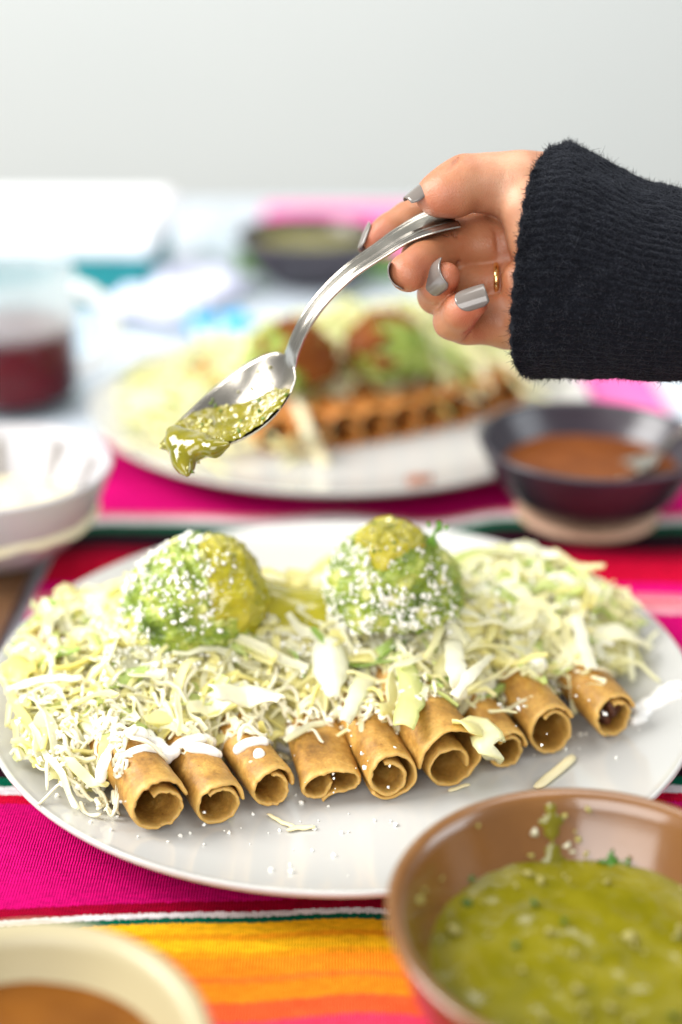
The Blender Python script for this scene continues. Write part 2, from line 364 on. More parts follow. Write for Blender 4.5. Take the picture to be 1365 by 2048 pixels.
def serape_mat():
    m, nt, b = nmat('serape_weave'); L = nt.links
    mag = (.56, .002, .135); hot = (.66, .003, .165); dred = (.30, .0, .02); wh = (.74, .70, .70); gr = (0, .10, .05); ye = (.86, .44, .01); am = (.80, .30, .008)
    orr = (.86, .24, .012); ro = (.82, .11, .03); red = (.56, .002, .03); blk = (.022, .004, .010); sal = (.78, .16, .22); pale = (.75, .42, .45)
    S = [(-.30, red), (-.20, (.7, .01, .08)), (-.165, (.8, .05, .12)), (-.142, ro), (-.134, orr), (-.127, (.85, .18, .02)), (-.124, orr), (-.117, am), (-.1135, ye), (-.109, am), (-.1065, ye),
         (-.1025, gr), (-.0992, wh), (-.0955, dred), (-.0915, mag), (-.036, red), (-.031, wh), (-.0262, gr), (-.0215, blk), (-.004, dred), (.012, red), (.035, mag),
         (.106, pale), (.110, sal), (.113, red), (.115, pale), (.118, sal), (.124, hot), (.134, red), (.160, dred), (.1705, blk), (.188, gr), ]
    S2 = [(.188, gr), (.199, wh), (.2045, sal), (.210, hot), (.26, mag), (.30, hot)]
    y0, y1 = -.30, .36
    tc = N(nt, 'ShaderNodeTexCoord'); sx = N(nt, 'ShaderNodeSeparateXYZ'); L.new(tc.outputs['UV'], sx.inputs[0])
    jn = N(nt, 'ShaderNodeTexNoise', Scale=900.0, Detail=2.0); L.new(tc.outputs['Object'], jn.inputs['Vector'])
    jm = N(nt, 'ShaderNodeMath', operation='MULTIPLY_ADD'); L.new(jn.outputs['Fac'], jm.inputs[0]); jm.inputs[1].default_value = .0022/(y1-y0); L.new(sx.outputs[1], jm.inputs[2])
    f = lambda y: (y-y0)/(y1-y0)
    r1 = ramp(nt, jm.outputs[0], [(max(0, f(y)+.0016), c) for y, c in S], 'CONSTANT')
    r2 = ramp(nt, jm.outputs[0], [(f(y)+.0016, c) for y, c in S2], 'CONSTANT')
    gt = N(nt, 'ShaderNodeMath', operation='GREATER_THAN'); L.new(jm.outputs[0], gt.inputs[0]); gt.inputs[1].default_value = f(.190)
    mx = N(nt, 'ShaderNodeMix', data_type='RGBA'); L.new(gt.outputs[0], mx.inputs[0]); L.new(r1.outputs[0], mx.inputs[6]); L.new(r2.outputs[0], mx.inputs[7])
    mp = N(nt, 'ShaderNodeMapping'); mp.inputs['Scale'].default_value = (250, 1500, 1500); L.new(tc.outputs['Object'], mp.inputs[0])
    n2 = N(nt, 'ShaderNodeTexNoise', Scale=1.0, Detail=3.0); L.new(mp.outputs[0], n2.inputs['Vector'])
    rv = ramp(nt, n2.outputs['Fac'], [(.3, (.58, .58, .60)), (.65, (1.12, 1.12, 1.12))])
    mm = N(nt, 'ShaderNodeMix', data_type='RGBA', blend_type='MULTIPLY'); mm.inputs[0].default_value = .8; L.new(mx.outputs[2], mm.inputs[6]); L.new(rv.outputs[0], mm.inputs[7])
    L.new(mm.outputs[2], b.inputs['Base Color']); b.inputs['Roughness'].default_value = .9; b.inputs['Specular IOR Level'].default_value = .05
    wv = N(nt, 'ShaderNodeTexWave', Scale=330.0, Distortion=1.5, Detail=1.0); wv.bands_direction = 'X'; L.new(tc.outputs['Object'], wv.inputs['Vector'])
    ad = N(nt, 'ShaderNodeMath', operation='ADD'); L.new(wv.outputs['Fac'], ad.inputs[0]); L.new(n2.outputs['Fac'], ad.inputs[1])
    bp = N(nt, 'ShaderNodeBump', Strength=.6, Distance=.001); L.new(ad.outputs[0], bp.inputs['Height']); L.new(bp.outputs[0], b.inputs['Normal'])
    return m
M['serape'] = serape_mat()
def guac_mat():
    m, nt, b = nmat('guacamole'); L = nt.links
    tc = N(nt, 'ShaderNodeTexCoord'); oi = N(nt, 'ShaderNodeObjectInfo')
    off = N(nt, 'ShaderNodeVectorMath', operation='ADD'); L.new(tc.outputs['Object'], off.inputs[0]); L.new(oi.outputs['Random'], off.inputs[1])
    n1 = N(nt, 'ShaderNodeTexNoise', Scale=110.0, Detail=6.0, Roughness=.6); L.new(off.outputs[0], n1.inputs['Vector'])
    r = ramp(nt, n1.outputs['Fac'], [(.30, (.055, .095, .006)), (.44, (.165, .245, .018)), (.56, (.31, .38, .05)), (.70, (.62, .59, .19))])
    vo = N(nt, 'ShaderNodeTexVoronoi', Scale=95.0); L.new(off.outputs[0], vo.inputs['Vector'])
    rv = ramp(nt, vo.outputs['Distance'], [(.18, (1, 1, 1)), (.34, (0, 0, 0))])
    sc = N(nt, 'ShaderNodeSeparateColor'); L.new(vo.outputs['Color'], sc.inputs[0])
    gt = N(nt, 'ShaderNodeMath', operation='GREATER_THAN'); L.new(sc.outputs[0], gt.inputs[0]); gt.inputs[1].default_value = .62
    mu = N(nt, 'ShaderNodeMath', operation='MULTIPLY'); L.new(rv.outputs[0], mu.inputs[0]); L.new(gt.outputs[0], mu.inputs[1])
    mx = N(nt, 'ShaderNodeMix', data_type='RGBA'); L.new(mu.outputs[0], mx.inputs[0]); L.new(r.outputs[0], mx.inputs[6]); mx.inputs[7].default_value = (.62, .62, .22, 1)
    L.new(mx.outputs[2], b.inputs['Base Color']); b.inputs['Roughness'].default_value = .3
    b.inputs['Subsurface Weight'].default_value = .15; b.inputs['Subsurface Radius'].default_value = (.8, 1, .2); b.inputs['Subsurface Scale'].default_value = .002
    n3 = N(nt, 'ShaderNodeTexNoise', Scale=450.0, Detail=5.0); L.new(off.outputs[0], n3.inputs['Vector'])
    bp = N(nt, 'ShaderNodeBump', Strength=.5, Distance=.001); L.new(n3.outputs['Fac'], bp.inputs['Height']); L.new(bp.outputs[0], b.inputs['Normal'])
    return m
M['guac'] = guac_mat()

# ------------------------------------------------------------------ setting
V, F = box(-3, 3, 1.9, 2.0, -.76, 3.0); tagp(obj('wall', V, F, M['wall'], smooth=False), 'plain pale grey wall behind the table', kind='structure')
V, F = box(-3, 3, -2.5, 1.9, -.82, -.76); tagp(obj('floor', V, F, M['wood'], smooth=False), 'floor under the table', kind='structure')
V, F = box(-.75, .75, -.55, 1.02, -.045, -.003); tagp(obj('table', V, F, M['table'], smooth=False), 'pale blue grey table top under the striped blanket', 'table')

def blanket():
    xs = np.linspace(-.138, .46, 240); ys = np.linspace(-.30, .345, 260)
    X, Y = np.meshgrid(xs, ys)
    P = np.stack([X, Y, 0*X], -1)
    wv = .0030*vnoise(P*np.array([1, .6, 1]), 26, 3)*sst(.14, .2, Y) + .0016*vnoise(P, 22, 5)
    Z = .0012 + wv*.5 + .0016 + .0012*np.sin(X*70+1.3)*np.exp(-((Y-.2)/.025)**2)
    warp = .0045*vnoise(P*np.array([1, .25, 1]), 24, 9) + .0032*np.sin(X*64+.6)*np.exp(-((Y-.2)/.03)**2) + .0012*np.sin(X*40)*np.exp(-((Y+.1)/.03)**2)
    Xe = X + .0022*vnoise(P, 60, 11)*(X < -.13)
    V = np.stack([Xe, Y, Z], -1).reshape(-1, 3)
    o = obj('serape_blanket', V, grid_faces(260, 240), M['serape'])
    me = o.data; uv = me.uv_layers.new(name='UVMap')
    vy = ((Y+warp+.30)/.66).ravel(); vx = X.ravel()
    li = np.zeros(len(me.loops), np.int32); me.loops.foreach_get('vertex_index', li)
    uv.data.foreach_set('uv', np.stack([vx[li], vy[li]], 1).astype(np.float32).ravel())
    sm = o.modifiers.new('thick', 'SOLIDIFY'); sm.thickness = .0022; sm.offset = -1
    tagp(o, 'striped woven serape blanket in magenta, red and orange under the plates', 'blanket')
blanket()

# ------------------------------------------------------------------ plates
PC = np.array([0.0, .0285, .0045]); PR = .1355
def plate_z(r, R=PR):      # top surface height above the plate's base
    t = np.clip((r/R-.66)/.34, 0, 1); return .0055+.0105*t**1.8
def make_plate(name, c, R, label):
    rr = np.concatenate([np.linspace(.0002, .6*R, 8), np.linspace(.63*R, .985*R, 24)])
    top = [(r, plate_z(r, R)) for r in rr]
    zt = plate_z(R, R)
    edge = [(R*.995, zt+.0003), (R, zt-.0003), (R*1.001, zt-.0014), (R*.995, zt-.0026)]
    bot = [(r, plate_z(r, R)-.0034) for r in np.linspace(.97*R, .66*R, 14)] + [(.62*R, .0), (.58*R, .0), (.57*R, .0016), (.0002, .0016)]
    V, F = lathe(top+edge+bot, 128, c)
    return tagp(obj(name, V, F, M['plate'], loc=c), label, 'plate', 'white dinner plates')
make_plate('dinner_plate', PC, PR, 'white plate in the middle of the blanket under pale golden taquitos')
FC = np.array([0.0, .347, .0045]); FR = .147
make_plate('dinner_plate', FC, FR, 'white plate farther back under reddish brown taquitos')
def pz(x, y): return PC[2]+plate_z(np.hypot(x-PC[0], y-PC[1]))
def fz(x, y): return FC[2]+plate_z(np.hypot(x-FC[0], y-FC[1]), FR)

# ------------------------------------------------------------------ taquitos
def spiral(th0, turn, r0, r1, dr, n=90, drop=.7, sq=1.0, shr=270, xd=0):
    t = np.linspace(0, turn, n); k = sst(shr, max(turn, shr+60), t)
    ex_ = max(0, r0-r1-.24); r = r0-min(.24, r0-r1)*sst(shr, 385, t)-ex_*np.clip((t-shr)/max(turn-shr, 90), 0, 1)
    r = np.convolve(np.pad(r, 4, 'edge'), np.ones(9)/9, 'valid')
    a = np.radians(th0+dr*t)
    x = r*np.cos(a); y = r*np.sin(a)-(r0-r)*drop
    return np.stack([x-(r0-r)*xd, y*sq], 1)
def double_scroll(n=84):
    pts = [(-.1, .05), (-.25, .42), (-.62, .42), (-.72, .0), (-.5, -.45), (-.15, -.35), (-.02, .1), (-.05, .45)]
    pts = [(.02, .18), (-.22, -.42), (-.62, -.50), (-1.02, -.28), (-1.16, .12), (-.85, .5), (-.3, .66), (.4, .68), (1.0, .55), (1.24, .2), (1.08, -.15), (.7, -.38), (.2, -.40), (-.35, -.68)]
    return spline(pts, n)
def taquito(front, back, r, sec, mat, label, group, fill=.022, thick=.0016, end_noise=.0012, name='taquito', M_rows=30, ext=0.0, flare=.02):
    front = np.asarray(front, float); back = np.asarray(back, float)
    ax = back-front; Ln = np.linalg.norm(ax); ax /= Ln
    X = nrm(np.cross(ax, (0, 0, 1))); Zv = np.cross(X, ax)     # X to the viewer's right, Zv up
    if X[0] < 0: X = -X
    sd = rng.integers(1000)
    S = np.asarray(sec)*r; n = len(S)
    T = np.gradient(S, axis=0); T /= np.linalg.norm(T, axis=1)[:, None]; Nn = np.stack([-T[:, 1], T[:, 0]], 1)
    ends = np.array([0, .0005, .0014, .003])
    sv = np.concatenate([ends, np.linspace(.006, Ln-.006, M_rows), Ln-ends[::-1]])
    tk = np.ones(len(sv)); tk[[0, -1]] = .35; tk[[1, -2]] = .75; tk[[2, -3]] = .95
    arc = np.linspace(0, 1, n)
    layers = []; cols = []
    for side in (1, -1):
        rows = []
        for i, s in enumerate(sv):
            near = np.exp(-s/.006)+np.exp(-(Ln-s)/.006)
            P2 = S*(1+flare*near*.5)
            nz = vnoise(np.stack([S[:, 0]*130, S[:, 1]*130, np.full(n, s*45)], 1), 1, sd)
            nb_ = vnoise(np.stack([S[:, 0]*420, S[:, 1]*420, np.full(n, s*160)], 1), 1, sd+9)
            P2 = P2+Nn*(nz*.0007+np.maximum(nb_-.25, 0)*.0007)[:, None]+Nn*side*(thick*.5*tk[i])*(1+.25*vnoise(np.stack([arc*30, 0*arc, 0*arc+s*200], 1), 1, sd+4))[:, None]
            e = (vnoise(np.stack([arc*9, 0*arc, 0*arc], 1), 1, sd+2)*1.3+.6*vnoise(np.stack([arc*44, 0*arc, 0*arc], 1), 1, sd+3))*end_noise
            so = s + e*np.exp(-s/.004) + e[::-1]*np.exp(-(Ln-s)/.004)
            rows.append(front+so[:, None]*ax+P2[:, :1]*X+P2[:, 1:]*Zv)
            cols.append(np.full(n, min(1, .9*np.exp(-s/.0018))))
        layers.append(np.array(rows))
    m = len(sv)
    V = np.concatenate([l.reshape(-1, 3) for l in layers]); col = np.concatenate(cols)
    F = grid_faces(m, n, False, 0)+grid_faces(m, n, False, m*n, True)
    o = m*n
    for i in range(m-1):
        F.append([i*n, (i+1)*n, o+(i+1)*n, o+i*n]); F.append([i*n+n-1, o+i*n+n-1, o+(i+1)*n+n-1, (i+1)*n+n-1])
    for j in range(n-1):
        F.append([j, o+j, o+j+1, j+1]); k = (m-1)*n; F.append([k+j, k+j+1, o+k+j+1, o+k+j])
    root = empty(name, front+np.array([0, 0, S[:, 1].min()-thick/2]), label, 'taquito', group)
    obj('tortilla', V, F, mat, root, col=np.stack([col]*3, 1))
    mb = MB()
    for k in range(26):                                     # shredded meat inside
        a = rng.random()*2*pi; q = .45*r*rng.random()**.5; d = fill+rng.random()*.02
        crumb(mb, front+ax*d+X*q*cos(a)+Zv*(q*sin(a)-.25*r), .0022+.0012*rng.random(), (0, 0, 0), (1, 1, 1.7))
    mb.build('filling', M['filling'], root)
    return root
TQ = []      # axis segments for the height field
def endpt(px, py, r):
    z = .03
    for _ in range(12):
        p = onz(px, py, z); z = pz(p[0], p[1])+r
    return p
spec = [ # front px, back px(direction), r, section, label
 ((320, 1612), (226, 1488), .0094, spiral(8, 465, 1.04, .66, 1, drop=.5, shr=255, xd=-.15), 'thick taquito at the left end of the row with a folded inner flap', .03),
 ((442, 1608), (366, 1492), .0080, spiral(-2, 490, 1.03, .78, 1, drop=.15, shr=260, xd=.1), 'slim taquito beside the thick left end one, white crema across its back', .03),
 ((550, 1575), (476, 1475), .0074, spiral(-10, 460, 1.03, .72, 1, drop=.1, shr=250, xd=.3), 'small taquito with a broad strip of cheese lying across it', .03),
 ((662, 1574), (622, 1450), .0086, double_scroll(), 'flattened taquito with a double curl and melted cheese on its back', .035),
 ((786, 1554), (712, 1425), .0085, spiral(215, 610, 1.06, .68, 1, drop=.2, shr=260, xd=.35), 'tightly wound taquito with two thin layers and a long seam', .03),
 ((903, 1518), (802, 1388), .0112, spiral(188, 560, 1.12, .62, -1, drop=.55, shr=150, xd=.1), 'widest taquito with a loose outer layer around an inner roll', .026),
 ((1018, 1500), (925, 1385), .0070, spiral(-5, 500, 1.04, .74, 1, drop=.1, shr=260, xd=.25), 'short narrow taquito half hidden under a pale lettuce leaf', .03),
 ((1107, 1462), (1020, 1352), .0086, spiral(25, 460, 1.03, .80, 1, drop=.12, sq=1.1, shr=255), 'taquito with a big oval opening, second from the right end', .035),
 ((1232, 1432), (1122, 1326), .0084, spiral(14, 450, 1.03, .77, 1, drop=.25, shr=255, xd=-.1), 'taquito at the right end with dark meat showing inside', .005),
]
for (f, bk, r, sec, lab, fill) in spec:
    r *= .93; hc = -sec[:, 1].min()*r+.0015; A = endpt(*f, hc); B0 = endpt(*bk, hc); d = B0-A; d[2] = 0; d = nrm(d)
    B = A+d*.118; B[2] = pz(B[0], B[1])+hc
    TQ.append((A, B, r, .72 if abs(r-.0086*.93) < 1e-6 and f[0] == 662 else 1.0))
    taquito(A, B, r, sec, M['tort'], lab, 'golden taquitos on the front plate', fill)

# ------------------------------------------------------------------ lettuce mound height field
POLY_PX = [(-25, 1480, .022), (20, 1575, .016), (130, 1612, .016), (205, 1560, .02), (232, 1490, .034), (330, 1446, .036), (480, 1432, .034), (590, 1396, .036), (720, 1380, .036), (800, 1412, .036), (870, 1395, .036), (1000, 1362, .036), (1120, 1318, .036), (1200, 1318, .03), (1290, 1335, .02),
           (1305, 1250, .022), (1240, 1185, .024), (1150, 1120, .028), (1080, 1085, .03), (930, 1075, .034), (650, 1155, .028), (540, 1155, .024), (300, 1165, .024), (160, 1175, .022), (60, 1240, .02), (0, 1310, .02), (-40, 1380, .02)]
POLY = np.array([onz(x, y, z)[:2] for x, y, z in POLY_PX])
def poly_dist(p):
    p = np.atleast_2d(p); a = POLY; b = np.roll(POLY, -1, 0); ab = b-a
    t = np.clip(((p[:, None]-a)*ab).sum(-1)/(ab**2).sum(-1), 0, 1)
    d = np.linalg.norm(p[:, None]-(a+t[..., None]*ab), axis=-1).min(1)
    x, y = p[:, :1], p[:, 1:]
    c = ((a[:, 1] > y) != (b[:, 1] > y)) & (x < (b[:, 0]-a[:, 0])*(y-a[:, 1])/(b[:, 1]-a[:, 1]+1e-15)+a[:, 0])
    return np.where(c.sum(1) % 2 == 1, d, -d)
def taq_z(p):
    p = np.atleast_2d(p); z = np.zeros(len(p))
    for A, B, r, hf in TQ:
        ab = (B-A)[:2]; t = np.clip(((p-A[:2])@ab)/(ab@ab), 0, 1); q = A[:2]+t[:, None]*ab
        d = np.linalg.norm(p-q, axis=1); tr = ((p-A[:2])@ab)/(ab@ab)
        z = np.maximum(z, np.where((d < r*1.05) & (tr > .012), A[2]+(B[2]-A[2])*t-(1-hf)*r*.35+hf*np.sqrt(np.maximum(1.10*r*r-d*d, 0)), 0))
    return z
def surf(p, d=None):
    p = np.atleast_2d(p)
    if d is None: d = poly_dist(p)
    base = pz(p[:, 0], p[:, 1])
    mound = base+.034*(1-np.exp(-np.maximum(d, 0)/.020))*np.where(p[:, 0] < -.085, .8, 1)
    mound += .003*vnoise(np.c_[p, 0*p[:, 0]], 90, 2)*(d > 0)
    return np.maximum(mound, taq_z(p)+.0005)
lo_p, hi_p = POLY.min(0), POLY.max(0)
def rand_in_mound(dmin=.0, dmax=9):
    while True:
        p = lo_p+(hi_p-lo_p)*rng.random(2); d = poly_dist(p)[0]
        if dmin < d < dmax: return p
def strip_mesh(P, Wd, wid, th, curl=0):
    P = np.asarray(P); m = len(P); T = np.gradient(P, axis=0); T /= np.linalg.norm(T, axis=1)[:, None]+1e-9
    B = Wd-(Wd*T).sum(1)[:, None]*T; B /= np.linalg.norm(B, axis=1)[:, None]+1e-9
    Nn = np.cross(T, B); wd = np.broadcast_to(wid, (m,))[:, None]
    k = curl*wd
    t2 = np.broadcast_to(th, (m,))[:, None]*.5
    L0, C0, R0 = P-B*wd*.5-Nn*k, P, P+B*wd*.5-Nn*k
    up_, dn_ = Nn*t2, -Nn*t2
    ring = np.stack([L0+up_, C0+up_, R0+up_, L0+dn_, C0+dn_, R0+dn_, L0+up_, L0+dn_, R0+up_, R0+dn_], 1)   # top sheet, under sheet, two cut edges
    F = []
    for r_ in range(m-1):
        o_, q_ = r_*10, r_*10+10
        for a_, b_ in ((0, 1), (1, 2)): F.append([o_+a_, o_+b_, q_+b_, q_+a_]); F.append([o_+a_+3, q_+a_+3, q_+b_+3, o_+b_+3])
        F.append([o_+6, q_+6, q_+7, o_+7]); F.append([o_+8, o_+9, q_+9, q_+8])
    return ring.reshape(-1, 3), F
WHITE = np.array([.94, .93, .78]); PALE = np.array([.93, .89, .45]); YEL = np.array([.90, .81, .27]); GRN = np.array([.58, .72, .22]); DGRN = np.array([.30, .50, .08])
def lettuce_col(x, u, m):
    # u random: pick base; gradient across to a greener edge
    right = np.clip((x+.02)/.1, 0, 1)
    if u < .36: a, b = WHITE, WHITE*.5+PALE*.5
    elif u < .66: a, b = PALE*.6+WHITE*.4, PALE
    elif u < (.90-.08*right): a, b = PALE, YEL*.75+PALE*.25
    elif u < .975: a, b = PALE*.6+GRN*.4, GRN
    else: a, b = GRN, DGRN
    if right > .3 and u > .5 and u < .8: a = a*.6+WHITE*.4; b = b*.6+WHITE*.4
    a = a*(.94+.1*rng.random()); b = b*(.94+.1*rng.random())
    t = np.linspace(0, 1, m)[:, None]; side = np.array([0, .3, 1, 0, .3, 1, 0, 0, 1, 1])[None, :, None]
    mixv = np.clip(.5*side+.5*t[:, None, :]*rng.random(), 0, 1)
    return (a*(1-mixv)+b*mixv).reshape(-1, 3)
def lettuce_strip(p, sfn, off, big=1.0, wide=None, L=None, x_for_col=None, dfn=None):
    L = L or (.016+.030*rng.random()**1.2)*big; wd = wide or ((.0011+.0012*rng.random()) if rng.random() < .38 else (.0022+.0042*rng.random()**1.6))*big
    m = 9; a = rng.random()*2*pi; da = rng.normal()*.8
    s = np.linspace(-.5, .5, m); ang = a+da*s+.3*np.sin(s*8+rng.random()*6)*rng.random()
    xy = np.cumsum(np.stack([np.cos(ang), np.sin(ang)], 1)*L/m, 0); xy = xy-xy[m//2]+p
    z = sfn(xy)
    zs = np.convolve(np.pad(z, 2, 'edge'), np.ones(5)/5, 'valid')
    tilt = rng.normal()*.16
    z2 = np.maximum(zs, z)+off+np.clip(s*L*tilt, -.004, .007)+.0018*np.sin(s*rng.uniform(5, 14)+rng.random()*6)+.0012
    P = np.c_[xy, z2]
    roll = rng.normal()*.38
    side = np.stack([-np.sin(ang)*cos(roll), np.cos(ang)*cos(roll), np.full(m, sin(roll))], 1)
    tw = rng.normal()*.7
    side = side+np.stack([0*s, 0*s, np.sin(tw*s*2)], 1)*.7
    prof = np.sin(np.linspace(.25, pi-.25, m))**.45*(1+.22*rng.normal(size=m)*.6)
    V, F = strip_mesh(P, side, wd*prof, .0005+.0005*rng.random(), .25*rng.normal())
    V = V+(.00030*vnoise(V, 350, rng.integers(99)))[:, None]*(wd > .002)
    return V, F, lettuce_col(p[0] if x_for_col is None else x_for_col, rng.random(), m)
sfn = lambda xy: surf(xy)
def on_plate(V): return len(V) > 1 and np.hypot(V[:, 0]-PC[0], V[:, 1]-PC[1]).max() < .131
mb = MB()
gx = np.linspace(lo_p[0], hi_p[0], 150); gy = np.linspace(lo_p[1], hi_p[1], 110); GX, GY = np.meshgrid(gx, gy); gp = np.c_[GX.ravel(), GY.ravel()]
gd = poly_dist(gp); gz = surf(gp, gd)-.0035+.0022*vnoise(np.c_[gp, 0*gp[:, 0]], 210, 5)
gk = (gd > .004) & (np.hypot(gp[:, 0]-PC[0], gp[:, 1]-PC[1]) < .126); FB_ = [f for f in grid_faces(110, 150) if gk[f].all()]
mb.add(np.c_[gp, np.maximum(gz, pz(gp[:, 0], gp[:, 1])+.0006)], FB_, (.80, .76, .36))
POOL = np.array([onz(545, 1195, .045)[:2], onz(650, 1205, .045)[:2]])
def in_pool(p): 
    t = np.clip(((p-POOL[0])@(POOL[1]-POOL[0]))/((POOL[1]-POOL[0])@(POOL[1]-POOL[0])), 0, 1); return np.linalg.norm(p-POOL[0]-t*(POOL[1]-POOL[0])) < .012
for k in range(1500):
    p = rand_in_mound(.003)
    if in_pool(p): continue
    V, F, c = lettuce_strip(p, sfn, rng.uniform(-.006, .0))
    if on_plate(V) and np.ptp(V[:, 2]) < .016: mb.add(V, F, c)
tagp(mb.build('shredded_lettuce', M['lettuce']), 'bed of shredded pale lettuce piled over the front taquitos', 'lettuce', kind='stuff')
LLAB = 'thin pale shred of lettuce on top of the heap over the front taquitos'
for k in range(290):
    V = np.full((1, 3), 9.0)
    while not on_plate(V) or np.ptp(V[:, 2]) > .017:
        p = rand_in_mound(.005)
        if in_pool(p): continue
        V, F, c = lettuce_strip(p, sfn, rng.uniform(-.001, .0038), 1.2, *((.0055+.0045*rng.random(), .018+.018*rng.random()) if rng.random() < .16 else ()))
    o = obj('lettuce_shred', V, F, M['lettuce'], loc=V.mean(0), col=c); tagp(o, LLAB, 'lettuce shred', 'lettuce shreds on the front plate')

def leaf(ctrl_px, zoff, widths, label, cols, frill=.0012, curl=.15, up=(0, -.35, 1)):
    pts = []
    for (x, y) in ctrl_px:
        z = .04
        for _ in range(8):
            q = onz(x, y, z); z = float(surf(q[:2])[0])+zoff
        pts.append(onz(x, y, z))
    P = spline(pts, 16); m = 16; wd = np.interp(np.linspace(0, 1, m), np.linspace(0, 1, len(widths)), widths)
    T = np.gradient(P, axis=0); T /= np.linalg.norm(T, axis=1)[:, None]
    side = np.cross(T, np.broadcast_to(np.asarray(up, float), T.shape)); side /= np.linalg.norm(side, axis=1)[:, None]
    nv = np.cross(side, T); nc = 9; u = np.linspace(-1, 1, nc)
    sd = rng.integers(999)
    Q = P[:, None]+side[:, None]*(u[None, :, None]*wd[:, None, None]*.5)+nv[:, None]*(-curl*u[None, :, None]**2*wd[:, None, None])
    Q = Q+frill*vnoise(Q, 190, sd)[..., None]*nv[:, None]*(.3+np.abs(u))[None, :, None]+.0008*vnoise(Q, 420, sd+1)[..., None]*side[:, None]
    t = np.linspace(0, 1, m)[:, None, None]; e = np.abs(u)[None, :, None]**3
    cc = np.asarray(cols[0])*(1-t)+np.asarray(cols[1])*t; cc = cc*(1-.6*e)+np.asarray(cols[2])*.6*e
    o = obj('lettuce_leaf', Q.reshape(-1, 3), grid_faces(m, nc), M['lettuce'], loc=Q.reshape(-1, 3).mean(0), col=cc.reshape(-1, 3))
    s = o.modifiers.new('thick', 'SOLIDIFY'); s.thickness = .0007; s.offset = 0
    return tagp(o, label, 'lettuce leaf')
leaf([(655, 1275), (660, 1320), (668, 1392)], .006, [.009, .0135, .0125, .003], 'broad upright white lettuce rib in the middle of the heap', (WHITE, WHITE*1.03, WHITE), .0008, .22)
leaf([(430, 1378), (500, 1388), (560, 1395)], .006, [.007, .010, .011, .004], 'wide white piece of lettuce above the third taquito', (WHITE, WHITE*1.03, WHITE), .0009)
leaf([(925, 1448), (965, 1455), (985, 1490), (990, 1520)], .005, [.008, .012, .011, .004], 'crumpled pale yellow lettuce leaf lying on the narrow taquito', (PALE, WHITE, PALE), .0016)
leaf([(800, 1300), (825, 1380), (808, 1448)], .004, [.005, .008, .009, .007], 'yellow green lettuce leaf hanging beside the widest taquito', (GRN*.5+PALE*.5, PALE, GRN), .0016)
leaf([(905, 1280), (915, 1340), (922, 1400)], .006, [.006, .0075, .005], 'upright white strip of lettuce between the widest and the narrow taquito', (WHITE, WHITE, WHITE), .0008)
leaf([(985, 1310), (945, 1345), (908, 1392)], .007, [.003, .004, .0035], 'long white strip of lettuce slanting over the narrow taquito', (WHITE, WHITE, WHITE), .0004)
leaf([(890, 1195), (930, 1240), (955, 1265)], .004, [.006, .016, .012, .008], 'yellow crumpled lettuce leaf right of the second guacamole scoop', (YEL*.5+PALE*.5, PALE, YEL), .0018)
leaf([(450, 1262), (485, 1280), (505, 1300)], .004, [.006, .011, .010, .005], 'light green lettuce piece below the first guacamole scoop', (GRN*.8+PALE*.2, GRN*.6+PALE*.4, GRN), .0008)
leaf([(210, 1375), (255, 1352), (300, 1338)], .003, [.003, .006, .006, .003], 'bright green lettuce piece on the left part of the heap', (GRN, GRN*.9, GRN), .0006)
leaf([(1030, 1095), (1080, 1100), (1120, 1112)], .010, [.006, .009, .008, .004], 'frilly white lettuce shred sticking out at the back of the heap', (WHITE, WHITE*1.02, WHITE), .0022)
leaf([(5, 1345), (30, 1335), (60, 1345)], .008, [.006, .014, .012, .006], 'yellow lettuce chunk at the left edge of the front plate', (YEL, YEL*.9, YEL), .0018)
leaf([(15, 1378), (80, 1358), (165, 1355)], .007, [.002, .0032, .0035, .002], 'long white lettuce sliver at the left side of the heap', (WHITE*1.05, WHITE*1.05, WHITE), .0003)
leaf([(690, 1440), (715, 1385), (735, 1350)], .005, [.004, .007, .009], 'pale lettuce piece above the tightly wound taquito', (WHITE, PALE*.4+WHITE*.6, GRN*.4+WHITE*.6), .001)
leaf([(290, 1440), (340, 1432), (400, 1418)], .004, [.003, .007, .006, .003], 'pale yellow lettuce strip above the two left taquitos', (PALE, PALE, YEL*.4+PALE*.6), .0008)
leaf([(1155, 1230), (1170, 1290), (1185, 1335)], .006, [.004, .0055, .004], 'white lettuce rib at the right end of the heap', (WHITE, WHITE, WHITE), .0006)

# ------------------------------------------------------------------ grated cheese, crumbs, crema
def cheese_strand(p, sfn, off, L=None, r=None):
    L = L or .006+.018*rng.random(); r = r or .00055+.00045*rng.random(); m = 10
    a = rng.random()*2*pi; s = np.linspace(0, 1, m); ang = a+rng.normal()*1.4*s+rng.normal()*.9*np.sin(s*6+rng.random()*6)
    xy = np.cumsum(np.stack([np.cos(ang), np.sin(ang)], 1)*L/m, 0)+p
    z = sfn(xy); z = np.convolve(np.pad(z, 1, 'edge'), np.ones(3)/3, 'valid')
    P = np.c_[xy, z+off+.0012*np.sin(s*rng.uniform(4, 11)+rng.random()*6)]
    V, F = tube(P, r*np.interp(s, [0, .1, .9, 1], [.6, 1, 1, .55]), 5, .75)
    return V, F, np.array([.92, .87, .66])*(.95+.1*rng.random())
def cheese_point():
    while True:
        u = rng.random()
        if u < .55: p = onz(rng.uniform(180, 760), rng.uniform(1375, 1462), .036)[:2]
        elif u < .80: p = onz(rng.uniform(0, 240), rng.uniform(1430, 1610), .020)[:2]
        else: p = onz(rng.uniform(760, 1230), rng.uniform(1290, 1400), .038)[:2]
        if poly_dist(p)[0] > -.003 and np.hypot(p[0]-PC[0], p[1]-PC[1]) < .12: return p
